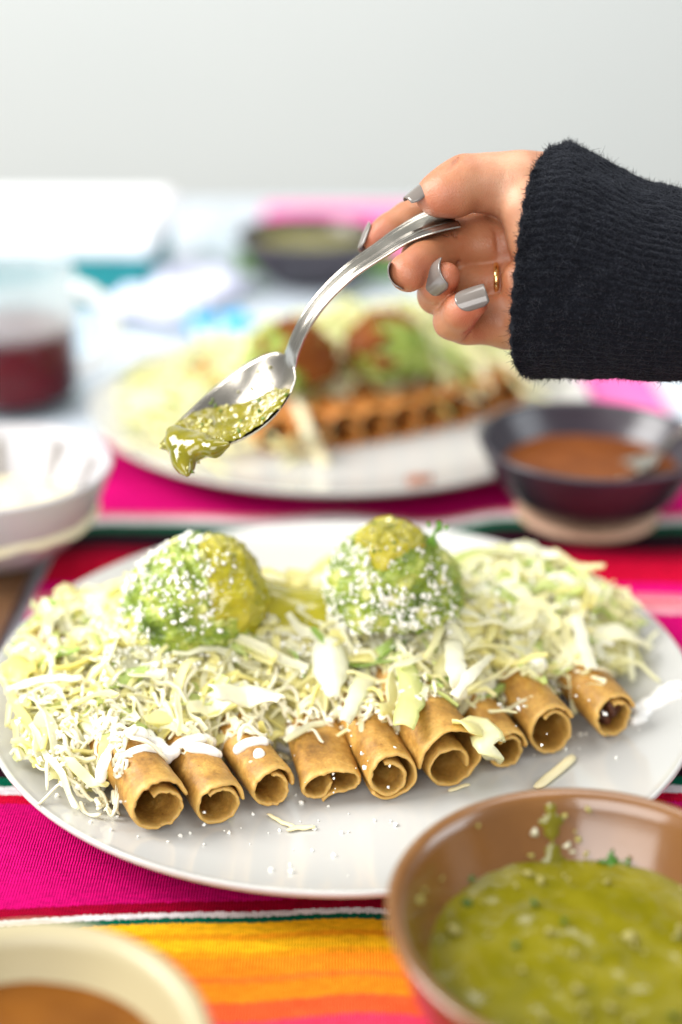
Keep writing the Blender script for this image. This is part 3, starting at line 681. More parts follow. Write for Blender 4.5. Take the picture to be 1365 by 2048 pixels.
for k in range(170):
    V = np.array([[0, 0, 0], [0, 0, 1.0]])
    while np.ptp(V[:, 2]) > .0115: p = cheese_point(); V, F, c = cheese_strand(p, sfn, rng.uniform(.0006, .0034))
    o = obj('cheese_shred', V, F, M['cheese'], loc=V.mean(0), col=np.broadcast_to(c, V.shape)); tagp(o, 'thin curled strand of grated white cheese over the golden taquitos', 'cheese shred', 'grated cheese strands on the front plate')
for k in range(80):          # strands that slid onto the plate at the left
    p = onz(rng.uniform(20, 250), rng.uniform(1520, 1625), .018)[:2]
    if np.hypot(p[0]-PC[0], p[1]-PC[1]) > .121: continue
    V, F, c = cheese_strand(p, sfn, .0008+.003*rng.random(), .004+.009*rng.random()); V[:, 2] = np.maximum(V[:, 2], pz(V[:, 0], V[:, 1])+.0002)
    o = obj('cheese_shred', V, F, M['cheese'], loc=V.mean(0), col=np.broadcast_to(c, V.shape)); tagp(o, 'thin strand of grated cheese spilled on the plate left of the taquitos', 'cheese shred', 'grated cheese strands spilled at the left of the front plate')
def big_shred(pxs, zs, r, label, flat=.55):
    P = spline([onz(x, y, z) if z > .5*0 else 0 for (x, y), z in zip(pxs, zs)], 14)
    V, F = tube(P, r*np.array([.55, .85]+[1]*10+[.9, .6]), 10, flat); V = V+.00025*vnoise(V, 400, 3)[:, None]
    tagp(obj('cheese_strip', V, F, M['cheese'], loc=V.mean(0), col=np.broadcast_to([.86, .76, .46], V.shape)), label, 'cheese strip')
def on_taq(px, py, off):
    z = .035
    for _ in range(10):
        q = onz(px, py, z); z = max(float(taq_z(q[:2])[0]), float(pz(q[0], q[1])))+off
    return z
big_shred([(502, 1525), (530, 1512), (560, 1510), (580, 1520)], [on_taq(x, y, .0012) for x, y in [(502, 1525), (530, 1512), (560, 1510), (580, 1520)]], .0016, 'broad strip of cheese lying across the small third taquito')
big_shred([(1072, 1575), (1100, 1553), (1125, 1533), (1148, 1512)], [pz(*onz(x, y, .014)[:2])+.001 for x, y in [(1072, 1575), (1100, 1553), (1125, 1533), (1148, 1512)]], .0019, 'thick yellow cheese strip alone on the plate behind the brown bowl')
big_shred([(1120, 1318), (1160, 1325), (1200, 1338), (1232, 1352)], [on_taq(x, y, .0015) for x, y in [(1120, 1318), (1160, 1325), (1200, 1338), (1232, 1352)]], .0018, 'long cream cheese strip over the taquito with dark meat')
big_shred([(535, 1628), (560, 1640), (590, 1655)], [pz(*onz(x, y, .012)[:2])+.0008 for x, y in [(535, 1628), (560, 1640), (590, 1655)]], .0009, 'thin pale cheese strip on the plate in front of the flattened taquito')
big_shred([(575, 1660), (600, 1655), (630, 1655)], [pz(*onz(x, y, .012)[:2])+.0008 for x, y in [(575, 1660), (600, 1655), (630, 1655)]], .0010, 'short flat cheese strip lying nearest to the plate edge')
big_shred([(898, 1580), (915, 1576), (940, 1568)], [pz(*onz(x, y, .012)[:2])+.0008 for x, y in [(898, 1580), (915, 1576), (940, 1568)]], .0008, 'thin cheese strip under the opening of the widest taquito')
big_shred([(720, 1425), (722, 1465), (700, 1505), (683, 1535)], [on_taq(x, y, .001) for x, y in [(720, 1425), (722, 1465), (700, 1505), (683, 1535)]], .0011, 'melted cheese strand running down the flattened taquito')

def sdf_obj(name, strands, mat, voxel, k, label=None, cat=None, noise=0, parent=None, clip=None):
    pts = np.concatenate([np.asarray(s[0]) for s in strands]); rm = max(np.max(s[1]) for s in strands)+.0015
    lo = pts.min(0)-rm; hi = pts.max(0)+rm; G = mkgrid(lo, hi, voxel); D = np.full(G.shape[:3], .05, np.float32)
    for P, r in strands:
        P = np.asarray(P, float); r = np.broadcast_to(r, (len(P),))
        for i in range(len(P)-1):
            rr = max(r[i], r[i+1])+.004
            l = np.maximum(((np.minimum(P[i], P[i+1])-rr-lo)/voxel).astype(int), 0); h = ((np.maximum(P[i], P[i+1])+rr-lo)/voxel).astype(int)+2
            sl = tuple(slice(a, b) for a, b in zip(l, h))
            D[sl] = smin(D[sl], capsule(G[sl], P[i], P[i+1], r[i], r[i+1]), k)
    if noise: D = D+noise*vnoise(G, 300, 5)
    if clip is not None: D = np.maximum(D, clip(G))
    V, F = nets(D, lo, voxel)
    o = obj(name, V, F, mat, parent, loc=None if parent is not None else V.mean(0))
    if label: tagp(o, label, cat)
    return o
def crema_path(pxs, off=.0006, n=12):
    Q = spline([(x, y, 0) for x, y in pxs], n)
    return np.array([onz(x, y, on_taq(x, y, off)) for x, y, _ in Q])
cre = [(crema_path([(240, 1492), (262, 1470), (300, 1478), (325, 1505), (335, 1522)]), np.interp(np.linspace(0, 1, 12), [0, .3, .7, 1], [.001, .0026, .0028, .0016])),
       (crema_path([(232, 1540), (255, 1512), (290, 1500), (320, 1506)]), np.interp(np.linspace(0, 1, 12), [0, 1], [.0009, .002])),
       (crema_path([(205, 1575), (203, 1540), (222, 1500), (255, 1472)]), .0014),
       (crema_path([(345, 1525), (352, 1498), (380, 1482), (415, 1480), (440, 1505)]), .0017),
       (crema_path([(380, 1496), (410, 1500), (440, 1512)]), .0015),
       (crema_path([(440, 1512), (470, 1505), (490, 1490), (520, 1484), (560, 1490), (580, 1498)]), .0016),
       (crema_path([(515, 1500), (520, 1512)]), .0012), (crema_path([(585, 1462), (590, 1475)]), .002)]
cre = [(P, np.broadcast_to(r, (len(P),))) for P, r in cre]
sdf_obj('crema_drizzle', cre, M['crema'], .0006, .0016, 'white crema drizzled across the three taquitos at the left', 'crema')
sdf_obj('crema_drizzle', [(crema_path([(878, 1395), (905, 1388), (930, 1375)]), .0014), (crema_path([(1055, 1335), (1080, 1330), (1100, 1345)]), .0028), (crema_path([(908, 1398), (935, 1380), (965, 1388)]), .0013)], M['crema'], .0006, .0015, 'white crema dabs on the taquitos at the right', 'crema')
def smear():  # small white blobs fused into one patch on the plate
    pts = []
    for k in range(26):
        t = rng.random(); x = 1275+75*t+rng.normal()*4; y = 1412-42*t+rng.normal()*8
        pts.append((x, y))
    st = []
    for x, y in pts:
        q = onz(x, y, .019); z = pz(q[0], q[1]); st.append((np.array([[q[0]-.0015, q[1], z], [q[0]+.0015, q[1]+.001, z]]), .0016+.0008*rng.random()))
    sdf_obj('white_smear', st, M['crema'], .0006, .001, 'white smear on the plate right of the end taquito', 'crema')
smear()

# ------------------------------------------------------------------ guacamole scoops with salsa
def dome(c, R, Hh, seed, nr=84, nc=190, rough=1.0):
    th = np.linspace(0.0, pi*.64, nr); ph = np.linspace(0, 2*pi, nc, endpoint=False)
    T, P = np.meshgrid(th, ph, indexing='ij')
    d = np.stack([np.sin(T)*np.cos(P), np.sin(T)*np.sin(P), np.cos(T)], -1)
    zc = Hh-R
    low = sst(-.1, -.6, d[..., 2])
    rr = R*(1+.12*fbm(d, 2.1, seed))
    chunk = np.maximum(0, vnoise(d, 9.5, seed+5)-.05)
    rr = rr+rough*R*(.035*fbm(d, 5, seed+2)+.10*chunk*(.7+1.3*low)+.036*vnoise(d, 24, seed+7)+.018*vnoise(d, 60, seed+8)-.06*low)
    sl = sst(.25, -.75, d[..., 2])*(.10+.07*vnoise(d*np.array([1, 1, 0]), 2.6, seed+9))
    V = d*rr[..., None]*np.array([1.04, 1.0, .95])*(1+sl[..., None]*np.array([1, 1, 0]))+np.array([0, 0, zc])+np.asarray(c)
    V[..., 0] += .0016*d[..., 2]*(1 if seed == 11 else -.5)
    return V, d
def coated(V, mask, t0, t1, sm=1):
    Nn = V-V.mean((0, 1)); Nn /= np.linalg.norm(Nn, axis=-1)[..., None]
    S = V.copy()
    for _ in range(6): S[1:-1] = (S[:-2]+S[2:]+np.roll(S, 1, 1)[1:-1]+np.roll(S, -1, 1)[1:-1]+2*S[1:-1])/6
    W = V*(.45)+S*.55
    return W+Nn*(t0+(t1-t0)*mask)[..., None]
def keep_faces(nr, nc, vis):
    F = grid_faces(nr, nc, True); v = vis.ravel()
    return [f for f in F if v[f].any()]
G1 = onz(392, 1215, .047); G1[2] = .030
G2 = onz(788, 1195, .047); G2[2] = .030
crb = MB()
CW = np.array([.90, .89, .82])
SCO = []
for k, (c, R, Hh, lab) in enumerate([(G1, .0252, .0455, 'green guacamole scoop at the left with salsa down its right side'), (G2, .0240, .0470, 'green guacamole scoop at the right with salsa and a cilantro sprig on its top')]):
    V, d = dome(c, R, Hh, 11+k*7)
    nr, nc = V.shape[:2]
    o = obj('guacamole_scoop', V.reshape(-1, 3), grid_faces(nr, nc, True), M['guac'], loc=c); tagp(o, lab, 'guacamole', 'guacamole scoops on the front plate')
    SCO.append((V, d))
    # crumbled white cheese on the scoop
    nrmv = d
    if k == 0: wgt = np.clip(d[..., 0]*-.7+d[..., 2]*.9-d[..., 1]*.35+.15, 0, None)*(d[..., 2] > -.25)
    else: wgt = np.clip(-d[..., 0]*.55-d[..., 1]*.9+.25+d[..., 2]*.2, 0, None)*(d[..., 2] > -.45)*(d[..., 2] < .86)
    wgt = (wgt*np.clip(.55+.9*vnoise(d, 4.5, 40+k), .03, 2)*np.sin(np.linspace(0, pi*.64, nr))[:, None]).ravel(); wgt /= wgt.sum()
    for i in rng.choice(len(wgt), 900, p=wgt):
        n = nrmv.reshape(-1, 3)[i]; r = .0003+.00085*rng.random()**2.6
        crumb(crb, V.reshape(-1, 3)[i]+n*r*.5+rng.normal(size=3)*.0003, r, CW*(.94+.08*rng.random()))
# salsa draped over the scoops and pooled between them
V, d = SCO[0]
m1 = sst(.05, .4, d[..., 0]*.85+d[..., 2]*.42-.22+.14*vnoise(d, 4, 60)+.05*d[..., 1])*sst(-.75, -.3, d[..., 2])
m1 = np.maximum(m1, sst(.2, .5, d[..., 0]*.9+d[..., 1]*.3-.25+.1*vnoise(d, 5, 61)))
sal = MB()
W = coated(V, m1, -.0014, .0014); sal.add(W.reshape(-1, 3), keep_faces(*W.shape[:2], m1 > .02))
V, d = SCO[1]
m2 = sst(.70, .86, d[..., 2]-.10*d[..., 1]-.16*np.abs(d[..., 0]+.1)+.10*vnoise(d, 4, 64))
W = coated(V, m2, -.0014, .0017); sal.add(W.reshape(-1, 3), keep_faces(*W.shape[:2], m2 > .02))
xs = np.linspace(-.036, -.002, 60); pa, pb = onz(520, 1205, .046), onz(665, 1212, .046)
u = np.linspace(0, 1, 60); vv = np.linspace(-1, 1, 40)
UU, VV = np.meshgrid(u, vv, indexing='ij')
PX = pa[0]-.002+(pb[0]-pa[0]+.004)*UU; PY = pa[1]+.004+(pb[1]-pa[1])*UU+VV*.017
PZ = .0475+.0065*(1-UU)**3+.0015*UU-.013*np.abs(VV)**2.4+.0011*vnoise(np.stack([PX, PY, 0*PX], -1), 160, 9)-.010*sst(.86, 1, UU)*VV**2
sal.add(np.stack([PX, PY, PZ], -1).reshape(-1, 3), grid_faces(60, 40, flip=False))
o = sal.build('green_salsa', M['salsa']); tagp(o, 'yellow green salsa poured over the guacamole scoops and pooled between them', 'salsa')
# seeds in that salsa
sd = MB()
for W0, mk in ((coated(SCO[0][0], m1, -.0014, .0014), m1), (coated(SCO[1][0], m2, -.0014, .0017), m2)):
    ii = np.flatnonzero(mk.ravel() > .9)
    for i in rng.choice(ii, 26): crumb(sd, W0.reshape(-1, 3)[i], .0005+.0004*rng.random(), (.62, .58, .20) if rng.random() < .7 else (.12, .20, .02), (1, .8, 1.4))
s_o = sd.build('seed', M['seed'], o); s_o['kind'] = 'stuff'
# cilantro sprig
cp = onz(872, 1068, .075); mb = MB()
V, F = tube(spline([cp+np.array([-.004, 0, -.006]), cp+np.array([-.001, 0, -.001]), cp+np.array([.001, 0, .003])], 8), .0007, 6); mb.add(V, F)
for k in range(7):
    q = cp+np.array([rng.normal()*.0016, rng.normal()*.0015, rng.normal()*.003]); V, F = ico()
    mb.add(V*np.array([.0016, .0006, .0013])@np.linalg.qr(rng.normal(size=(3, 3)))[0].T+q, F)
M['herb'] = noise_mat('cilantro', [(.3, (.06, .20, .01)), (.7, (.20, .42, .04))], 300, .4)
tagp(mb.build('cilantro_sprig', M['herb'], loc=cp), 'tiny green cilantro sprig on the right guacamole scoop', 'herb')
# crumbs on the lettuce, taquitos and plate
def crumb_patch(px, py, sx, sy, n, size=1.0, mode='l'):
    for _ in range(n):
        x = px+rng.normal()*sx; y = py+rng.normal()*sy
        if mode == 'l':
            q = onz(x, y, .044)[:2]; 
            for _k in range(3): zz = float(surf(q)[0]); q = onz(x, y, zz+.003)[:2]
            if poly_dist(q)[0] < -.001 or in_pool(q): continue
            z = float(surf(q)[0])+.0025+.002*rng.random()
        else:
            z = on_taq(x, y, .0003); q = onz(x, y, z)[:2]
        if np.hypot(q[0]-PC[0], q[1]-PC[1]) > .127: continue
        r = (.0003+.0009*rng.random()**2.5)*size
        crumb(crb, (q[0], q[1], z), r, CW*(.94+.08*rng.random()))
for a in [(245, 1255, 50, 22, 260), (330, 1290, 60, 22, 200), (200, 1215, 45, 18, 70), (130, 1245, 25, 15, 50), (270, 1330, 90, 40, 120), (560, 1225, 45, 16, 60), (610, 1300, 60, 40, 90), (690, 1430, 60, 40, 120), (740, 1330, 90, 60, 70), (850, 1300, 80, 40, 40),
          (1010, 1190, 70, 45, 120), (1080, 1250, 60, 40, 90), (1130, 1190, 50, 35, 30), (940, 1130, 40, 20, 40), (100, 1420, 80, 50, 60), (130, 1520, 70, 40, 70)]: crumb_patch(*a)
for a in [(680, 1500, 40, 40, 34), (760, 1490, 40, 40, 12), (640, 1545, 35, 25, 10), (860, 1430, 35, 25, 6), (1045, 1395, 30, 25, 24), (1130, 1360, 40, 25, 26), (1040, 1420, 60, 40, 10), (300, 1560, 40, 40, 5), (1180, 1360, 30, 25, 6)]: crumb_patch(*a[:5], size=.8, mode='t')
for a in [(450, 1670, 140, 30, 16), (620, 1650, 90, 25, 14), (150, 1620, 80, 25, 16), (1130, 1500, 40, 25, 10), (720, 1720, 130, 25, 8), (1240, 1400, 40, 30, 8)]: crumb_patch(*a[:5], size=.85, mode='t')
tagp(crb.build('cheese_crumbs', M['crumb'], smooth=False), 'crumbled white fresh cheese sprinkled over the front plate', 'cheese', kind='stuff')

# ------------------------------------------------------------------ spoon held over the plate
D0 = .49
SP_A = np.array([-.832, -.555]); SP_P = np.array([-.555, .832])      # image directions (right, up)
TH = radians(43)                                                       # how far the bowl is turned to the camera
px2m = D0/FPX
bx, by = 580, 724                                                      # neck
O3 = C(bx, by, 1.1)
EA = np.array([-SP_A[0], -SP_A[1], 0]); EW = np.array([SP_P[0]*sin(TH), SP_P[1]*sin(TH), cos(TH)]); EN = np.array([SP_P[0]*cos(TH), SP_P[1]*cos(TH), -sin(TH)])
def sp_sh(px, py):
    d = np.array([px-bx, -(py-by)]); s = d@(-SP_A); h = (d@SP_P)/cos(TH); return s*px2m, h*px2m
hand_px = [(580, 724), (592, 690), (614, 648), (650, 601), (702, 552), (765, 508), (800, 484), (840, 462), (874, 448), (904, 438)]
cl = np.array([sp_sh(*p) for p in hand_px])
cl[:, 1] -= cl[0, 1]; cl[:, 0] -= cl[0, 0]
CLs = spline(np.c_[cl, 0*cl[:, 0]], 70)[:, :2]
BL = .0545
nb = 44
ub = np.linspace(1, 0, nb)                                             # tip -> neck
def bowl_w(u):     # u 0 neck .. 1 tip
    return .0192*np.maximum(np.sin(np.clip(u, 0, 1)**.80*pi*.985+.04), 1e-4)**.62*(1-.18*u)+.0026*np.exp(-u/.10)
wB = bowl_w(ub); wB[0] = .0006
sB = -BL*ub; hB = -.0035*np.sin(ub*pi)+.0008*0
dB = .0078*np.maximum(np.sin(np.clip(ub, 0, 1)**.9*pi), 0)**.8
wH = np.interp(np.linspace(0, 1, 70), [0, .06, .18, .45, .7, .82, 1], [.0056, .0046, .0041, .0044, .0057, .0074, .0088])
def spoon_pts(sc, hc, tang, wd, dish, thick, side, nc=25, border=None):
    v = np.linspace(-1, 1, nc); n = len(sc); out = np.zeros((n, nc, 3))
    for i in range(n):
        lift = -dish[i]*(1-np.abs(v)**2.1)
        if border is not None: lift = lift+border[i]*(np.exp(-((np.abs(v)-.72)/.10)**2)-.6*np.exp(-((np.abs(v)-.5)/.09)**2))
        tk = thick[i]*(1-.75*np.abs(v)**4)
        nn = np.array([-tang[i][1], tang[i][0]])
        hh = lift+side*tk*.5
        out[i] = O3+(sc[i]+nn[0]*hh)[:, None]*EA+(hc[i]+nn[1]*hh)[:, None]*EN+(v*wd[i])[:, None]*EW
    return out
sp_root_cam = C(580, 724, 1.1)
spoon = empty('spoon', cam2world(sp_root_cam), 'steel spoon held in the hand with green salsa in its bowl', 'spoon', 'steel spoons')
def shell(top, bot, cap0=True, cap1=True):
    n, c = top.shape[:2]; o = n*c
    V = np.concatenate([top.reshape(-1, 3), bot.reshape(-1, 3)]); F = grid_faces(n, c)+grid_faces(n, c, off=o, flip=True)
    for i in range(n-1): F.append([i*c, (i+1)*c, o+(i+1)*c, o+i*c]); F.append([i*c+c-1, o+i*c+c-1, o+(i+1)*c+c-1, (i+1)*c+c-1])
    for j in range(c-1):
        if cap0: F.append([j, o+j, o+j+1, j+1])
        if cap1: k = (n-1)*c; F.append([k+j, k+j+1, o+k+j+1, o+k+j])
    return V, F
tb = np.tile(np.array([1.0, 0.0]), (nb, 1)); th_ = np.gradient(CLs, axis=0); th_ /= np.linalg.norm(th_, axis=1)[:, None]
k = np.linspace(0, 1, 10)[:, None]; th_[:10] = (1-k)*np.array([1, 0])+k*th_[:10]; th_ /= np.linalg.norm(th_, axis=1)[:, None]
wH[0] = wB[-1]
tB = np.full(nb, .0013); tB[-6:] = np.linspace(.0013, .0021, 6); tH = np.interp(np.linspace(0, 1, 70), [0, .2, .6, 1], [.0021, .0026, .0022, .0018])
bord = np.interp(np.linspace(0, 1, 70), [0, .12, .3, .6, 1], [0, .0001, .00028, .00045, .00055])
topB = spoon_pts(sB, hB, tb, wB, dB, tB, 1); botB = spoon_pts(sB, hB, tb, wB, dB, tB, -1)
topH = spoon_pts(CLs[:, 0], CLs[:, 1], th_, wH, np.zeros(70), tH, 1, border=bord); botH = spoon_pts(CLs[:, 0], CLs[:, 1], th_, wH, np.zeros(70), tH, -1)
V, F = shell(topB, botB, True, False); bowl_o = obj('bowl', cam2world(V), F, M['steel'], spoon)
V, F = shell(topH, botH, False, True); handle_o = obj('handle', cam2world(V), F, M['steel'], spoon)

# salsa lying in the spoon and dripping off its tip (built in spoon axes: s, lateral, height)
def spoon_local(P): q = P-O3; return np.stack([q@EA, q@EW, q@EN], -1)
def bowl_floor(s, l):
    u = np.clip(-s/BL, 0, 1); wv = np.maximum(bowl_w(u), .001); v = np.clip(np.abs(l)/wv, 0, 1)
    return -.0035*np.sin(u*pi)-.0078*np.maximum(np.sin(u**.9*pi), 0)**.8*(1-v**2.1)
def loc_of(px, py):     # image point -> spoon axes on the bowl's rim plane
    d = np.array([px-bx, -(py-by)])*px2m; return np.array([d@(-SP_A), (d@SP_P)/sin(TH), -.001])
uu = np.linspace(.06, .995, 120); vv = np.linspace(-.985, .985, 90); UU, VV = np.meshgrid(uu, vv, indexing='ij')
SS = -BL*UU; LL = VV*bowl_w(UU); FLR = bowl_floor(SS, LL)
CP = O3+SS[..., None]*EA+LL[..., None]*EW+FLR[..., None]*EN
IX = 682.5+FPX*CP[..., 0]/CP[..., 2]; IY = 1024-FPX*CP[..., 1]/CP[..., 2]
P0 = np.stack([SS, LL, 0*SS], -1)
db = (IY-np.interp(IX, [330, 350, 420, 500, 560, 600], [842, 838, 812, 797, 775, 765]))*px2m*.9+.0010*vnoise(P0, 170, 3)+.0006*vnoise(P0, 420, 4)
db = np.where(db > 0, db, db)
TT = np.where(db > 0, .0030*(1-np.exp(-np.maximum(db, 0)/.0045)), np.maximum(db*.25, -.0005))
TT = TT*(1-np.abs(VV)**8*.75)+np.where(db > .002, .00045*vnoise(P0, 300, 6)+.0003*vnoise(P0, 700, 7), 0)
TT = TT*np.where(db > 0, sst(.06, .16, UU), 1)
lv = (-.0004-FLR)*.78+FLR
HH = np.where(db > 0, np.minimum(FLR+TT*1.5, np.maximum(lv, FLR+TT*.5)), FLR+TT)
PV = np.stack([SS, LL, HH], -1).reshape(-1, 3)
mbs = MB(); mbs.add(PV, grid_faces(120, 90))
lo = np.array([-.062, -.026, -.008]); hi = np.array([-.026, .014, .007]); hvx = .0006
G = mkgrid(lo, hi, hvx); D = np.full(G.shape[:3], .05, np.float32)
def lp(px, py, dn): return loc_of(px, py)+np.array([0, 0, dn])
for (p, q, ra, rb, n0, n1) in (((340, 868), (352, 888), .0026, .0034, .001, .0005), ((352, 888), (362, 912), .0036, .0040, .0003, -.0005), ((362, 912), (367, 930), .0038, .0028, -.0005, -.001), ((367, 930), (372, 947), .0028, .0010, -.001, -.001),
                              ((352, 888), (395, 897), .0034, .0034, .0003, .0), ((395, 897), (428, 900), .0034, .0026, .0, -.0002), ((428, 900), (455, 893), .0024, .0012, -.0002, .0), ((350, 872), (400, 880), .003, .003, .0, -.0012)):
    D = smin(D, capsule(G, lp(*p, n0), lp(*q, n1), ra, rb), .0032)
D = D+.00025*vnoise(G, 260, 3)
Vd, Fd_ = nets(D, lo, hvx); mbs.add(Vd, Fd_)
Vs = np.concatenate([PV, Vd]); Vw = cam2world(O3+Vs[:, :1]*EA+Vs[:, 1:2]*EW+Vs[:, 2:]*EN)
M['salsa_thin'] = noise_mat('thin_green_salsa', [(.25, (.125, .12, .004)), (.55, (.22, .19, .008)), (.8, (.31, .27, .025))], 120, .09, .22, 330, sss=.3, sss_r=(1, .9, .2), sss_s=.003, coat=.5)
sps = obj('green_salsa', Vw, mbs.F, M['salsa_thin'], loc=Vw.mean(0)); tagp(sps, 'green tomatillo salsa in the spoon with a drip at its tip', 'salsa')
sd = MB()
ii = np.flatnonzero(np.concatenate([(db > .0015).ravel(), np.ones(len(Vd), bool)]) & (rng.random(len(Vs)) < np.concatenate([np.full(db.size, 1), np.full(len(Vd), .5)])))
for i in rng.choice(ii, 52):
    t = rng.random(); crumb(sd, Vw[i], .0005+.0005*rng.random(), (.70, .66, .26) if t < .65 else (.14, .22, .02), (1, .8, 1.4))
for _ in range(16):     # bits clinging to the bare metal
    s_ = -BL*rng.uniform(.12, .6); l_ = rng.uniform(-.2, .85)*bowl_w(-s_/BL); p = O3+s_*EA+l_*EW+(float(bowl_floor(np.array(s_), np.array(l_)))+.0009)*EN
    crumb(sd, cam2world(p), .0004+.0005*rng.random(), (.16, .24, .03) if rng.random() < .6 else (.6, .56, .2), (1, .5, 1.5))
so = sd.build('seed', M['seed'], sps); so['kind'] = 'stuff'

# ------------------------------------------------------------------ hand and sleeve
hlo = np.array([.004, .046, .455]); hhi = np.array([.110, .134, .520]); hv = .00072
G = mkgrid(hlo, hhi, hv)
R = lambda px: px*px2m
def chain_sdf(pts, k=.002):
    D = None
    for a, b_ in zip(pts[:-1], pts[1:]):
        d = capsule(G, C(*a[:3]), C(*b_[:3]), R(a[3]), R(b_[3])); D = d if D is None else smin(D, d, k)
    return D
thumb = chain_sdf([(866, 392, -.5, 34), (892, 384, -.55, 45), (932, 366, -.45, 51), (985, 367, -.25, 55), (1040, 372, -.1, 65), (1110, 385, .3, 84)], .004)
thumb = smin(thumb, chain_sdf([(884, 396, -.75, 34), (912, 392, -.7, 40)]), .003)
thenar = chain_sdf([(1058, 415, -.55, 62), (1092, 480, -.4, 68), (1180, 500, .1, 84)], .004)
index = chain_sdf([(752, 478, 1.15, 28), (780, 461, 1.2, 32), (818, 440, 1.35, 35), (930, 398, 1.6, 42), (1030, 430, 1.3, 54)], .003)
middle = chain_sdf([(814, 543, -1.0, 35), (850, 523, -.3, 37), (905, 500, .75, 44), (1010, 490, 1.0, 50)], .003)
middle = smin(middle, chain_sdf([(832, 508, .55, 30), (862, 490, .8, 34), (900, 478, .95, 40), (960, 470, 1.1, 42)]), .003)
middle = smin(middle, chain_sdf([(818, 550, -1.1, 31), (835, 535, -.7, 33)]), .003)
ringf = chain_sdf([(892, 554, -1.15, 29), (876, 574, -.55, 32), (874, 590, .15, 36), (930, 568, .75, 38), (1010, 563, .85, 44)], .003)
pinky = chain_sdf([(949, 607, -1.65, 27), (922, 624, -1.15, 33), (908, 640, -.35, 38), (935, 646, .15, 40), (1015, 640, .55, 56)], .003)
palm = chain_sdf([(1030, 430, 1.3, 56), (1190, 470, .9, 95)], .004)
for q in ([(1020, 495, 1.0, 52), (1190, 510, .7, 95)], [(1020, 565, .85, 48), (1190, 560, .6, 90)], [(1020, 640, .5, 60), (1190, 600, .5, 90)], [(1190, 520, .6, 110), (1300, 540, .6, 130)]):
    palm = smin(palm, chain_sdf(q), .004)
pad = chain_sdf([(1044, 560, -.15, 40), (1052, 655, -.15, 42), (1100, 660, .0, 50)], .003)
palm = smin(palm, pad, .0022)
hand = palm
for fz_ in (index, middle, ringf, pinky): hand = smin(hand, fz_, .0013)
hand = smin(hand, thenar, .0012); hand = smin(hand, thumb, .0022)
GRV = []
def groove(a, b_, r, k=.0012):
    global hand; GRV.append((C(*a), C(*b_)))
    d = capsule(G, C(*a), C(*b_), R(r), R(r)); hand = -smin(-hand, d, k)
groove((908, 462, .05), (918, 538, .10), 3.2); groove((893, 470, .0), (902, 530, .05), 2.0)
groove((990, 442, .20), (1001, 532, .15), 3.5); groove((1000, 535, .1), (1003, 600, .1), 3)
groove((938, 662, -.55), (930, 684, -.3), 3); groove((905, 330, -1.35), (921, 316, -.9), 2.2); groove((898, 338, -1.35), (912, 322, -1.0), 1.6); groove((1000, 410, -1.3), (1012, 330, -1.35), 2.0)
groove((868, 495, -.1), (872, 535, -.6), 2.0); groove((955, 640, -1.1), (930, 668, -.9), 2.4); groove((905, 545, -1.2), (900, 580, -1.0), 1.6); groove((850, 492, -.4), (856, 530, -.9), 1.8)
hand = hand+.00012*vnoise(G, 240, 4)
Vh, Fh = nets(hand, hlo, hv)
for _ in range(2):      # light smoothing over the quad mesh
    acc = np.zeros_like(Vh); cn = np.zeros(len(Vh))
    for a_, b_ in ((0, 1), (1, 2), (2, 3), (3, 0)):
        np.add.at(acc, Fh[:, a_], Vh[Fh[:, b_]]); np.add.at(acc, Fh[:, b_], Vh[Fh[:, a_]]); np.add.at(cn, Fh[:, a_], 1); np.add.at(cn, Fh[:, b_], 1)
    Vh = Vh*.5+.5*acc/np.maximum(cn, 1)[:, None]
base = np.array([.40, .182, .088]); pinkc = np.array([.45, .12, .065]); deep = np.array([.33, .095, .04])
colh = np.tile(base, (len(Vh), 1))
def tint(pt, r, c, amt):
    global colh
    wgt = amt*np.exp(-(np.linalg.norm(Vh-C(*pt), axis=1)/R(r))**2)[:, None]; colh = colh*(1-wgt)+np.asarray(c)*wgt
for pt in ((815, 545, -1.0), (895, 552, -1.2), (752, 480, 1.1), (950, 610, -1.6), (880, 400, -.8), (955, 600, -1.6)): tint(pt, 42, pinkc, .75)
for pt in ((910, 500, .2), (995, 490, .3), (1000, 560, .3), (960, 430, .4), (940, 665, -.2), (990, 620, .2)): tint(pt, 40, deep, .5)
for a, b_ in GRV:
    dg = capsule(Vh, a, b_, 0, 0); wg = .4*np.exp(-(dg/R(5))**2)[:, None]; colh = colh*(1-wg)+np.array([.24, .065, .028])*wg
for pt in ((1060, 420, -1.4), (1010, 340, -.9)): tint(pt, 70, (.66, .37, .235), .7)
person = empty('person', cam2world(C(1100, 520, .5)), "hand with grey nail polish in a charcoal knit sleeve holding the steel spoon", 'person')
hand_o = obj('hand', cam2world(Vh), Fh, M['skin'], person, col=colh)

def nail(cpt, a, n, L, Wd, phi=.95, sq=.25, droop=.12, lift=0):
    a = nrm(a); n = nrm(n-np.dot(n, a)*a); b_ = np.cross(a, n); Rr = Wd/2/sin(phi)
    nv, nu = 16, 13; V = []
    for i in range(nv):
        t = i/(nv-1); v = t-.5
        wf = (1-(1-min(1, t/.42))**2)**.5 if t < .42 else 1-sq*max(0, (t-.75)/.25)**2
        wf = max(wf, .12)
        for j in range(nu):
            u = (j/(nu-1)*2-1)*wf
            V.append(cpt+a*v*L+b_*sin(u*phi)*Rr+n*((cos(u*phi)-1)*Rr-droop*L*(v-.05)**2+lift))
    o = obj('nail', np.array(V), grid_faces(nv, nu), M['nail'], hand_o)
    s = o.modifiers.new('t', 'SOLIDIFY'); s.thickness = .00045; s.offset = .6
    return o
def surfpt(pt, n, rpx): return cam2world(C(*pt))+n*R(rpx)
cdx = camdir
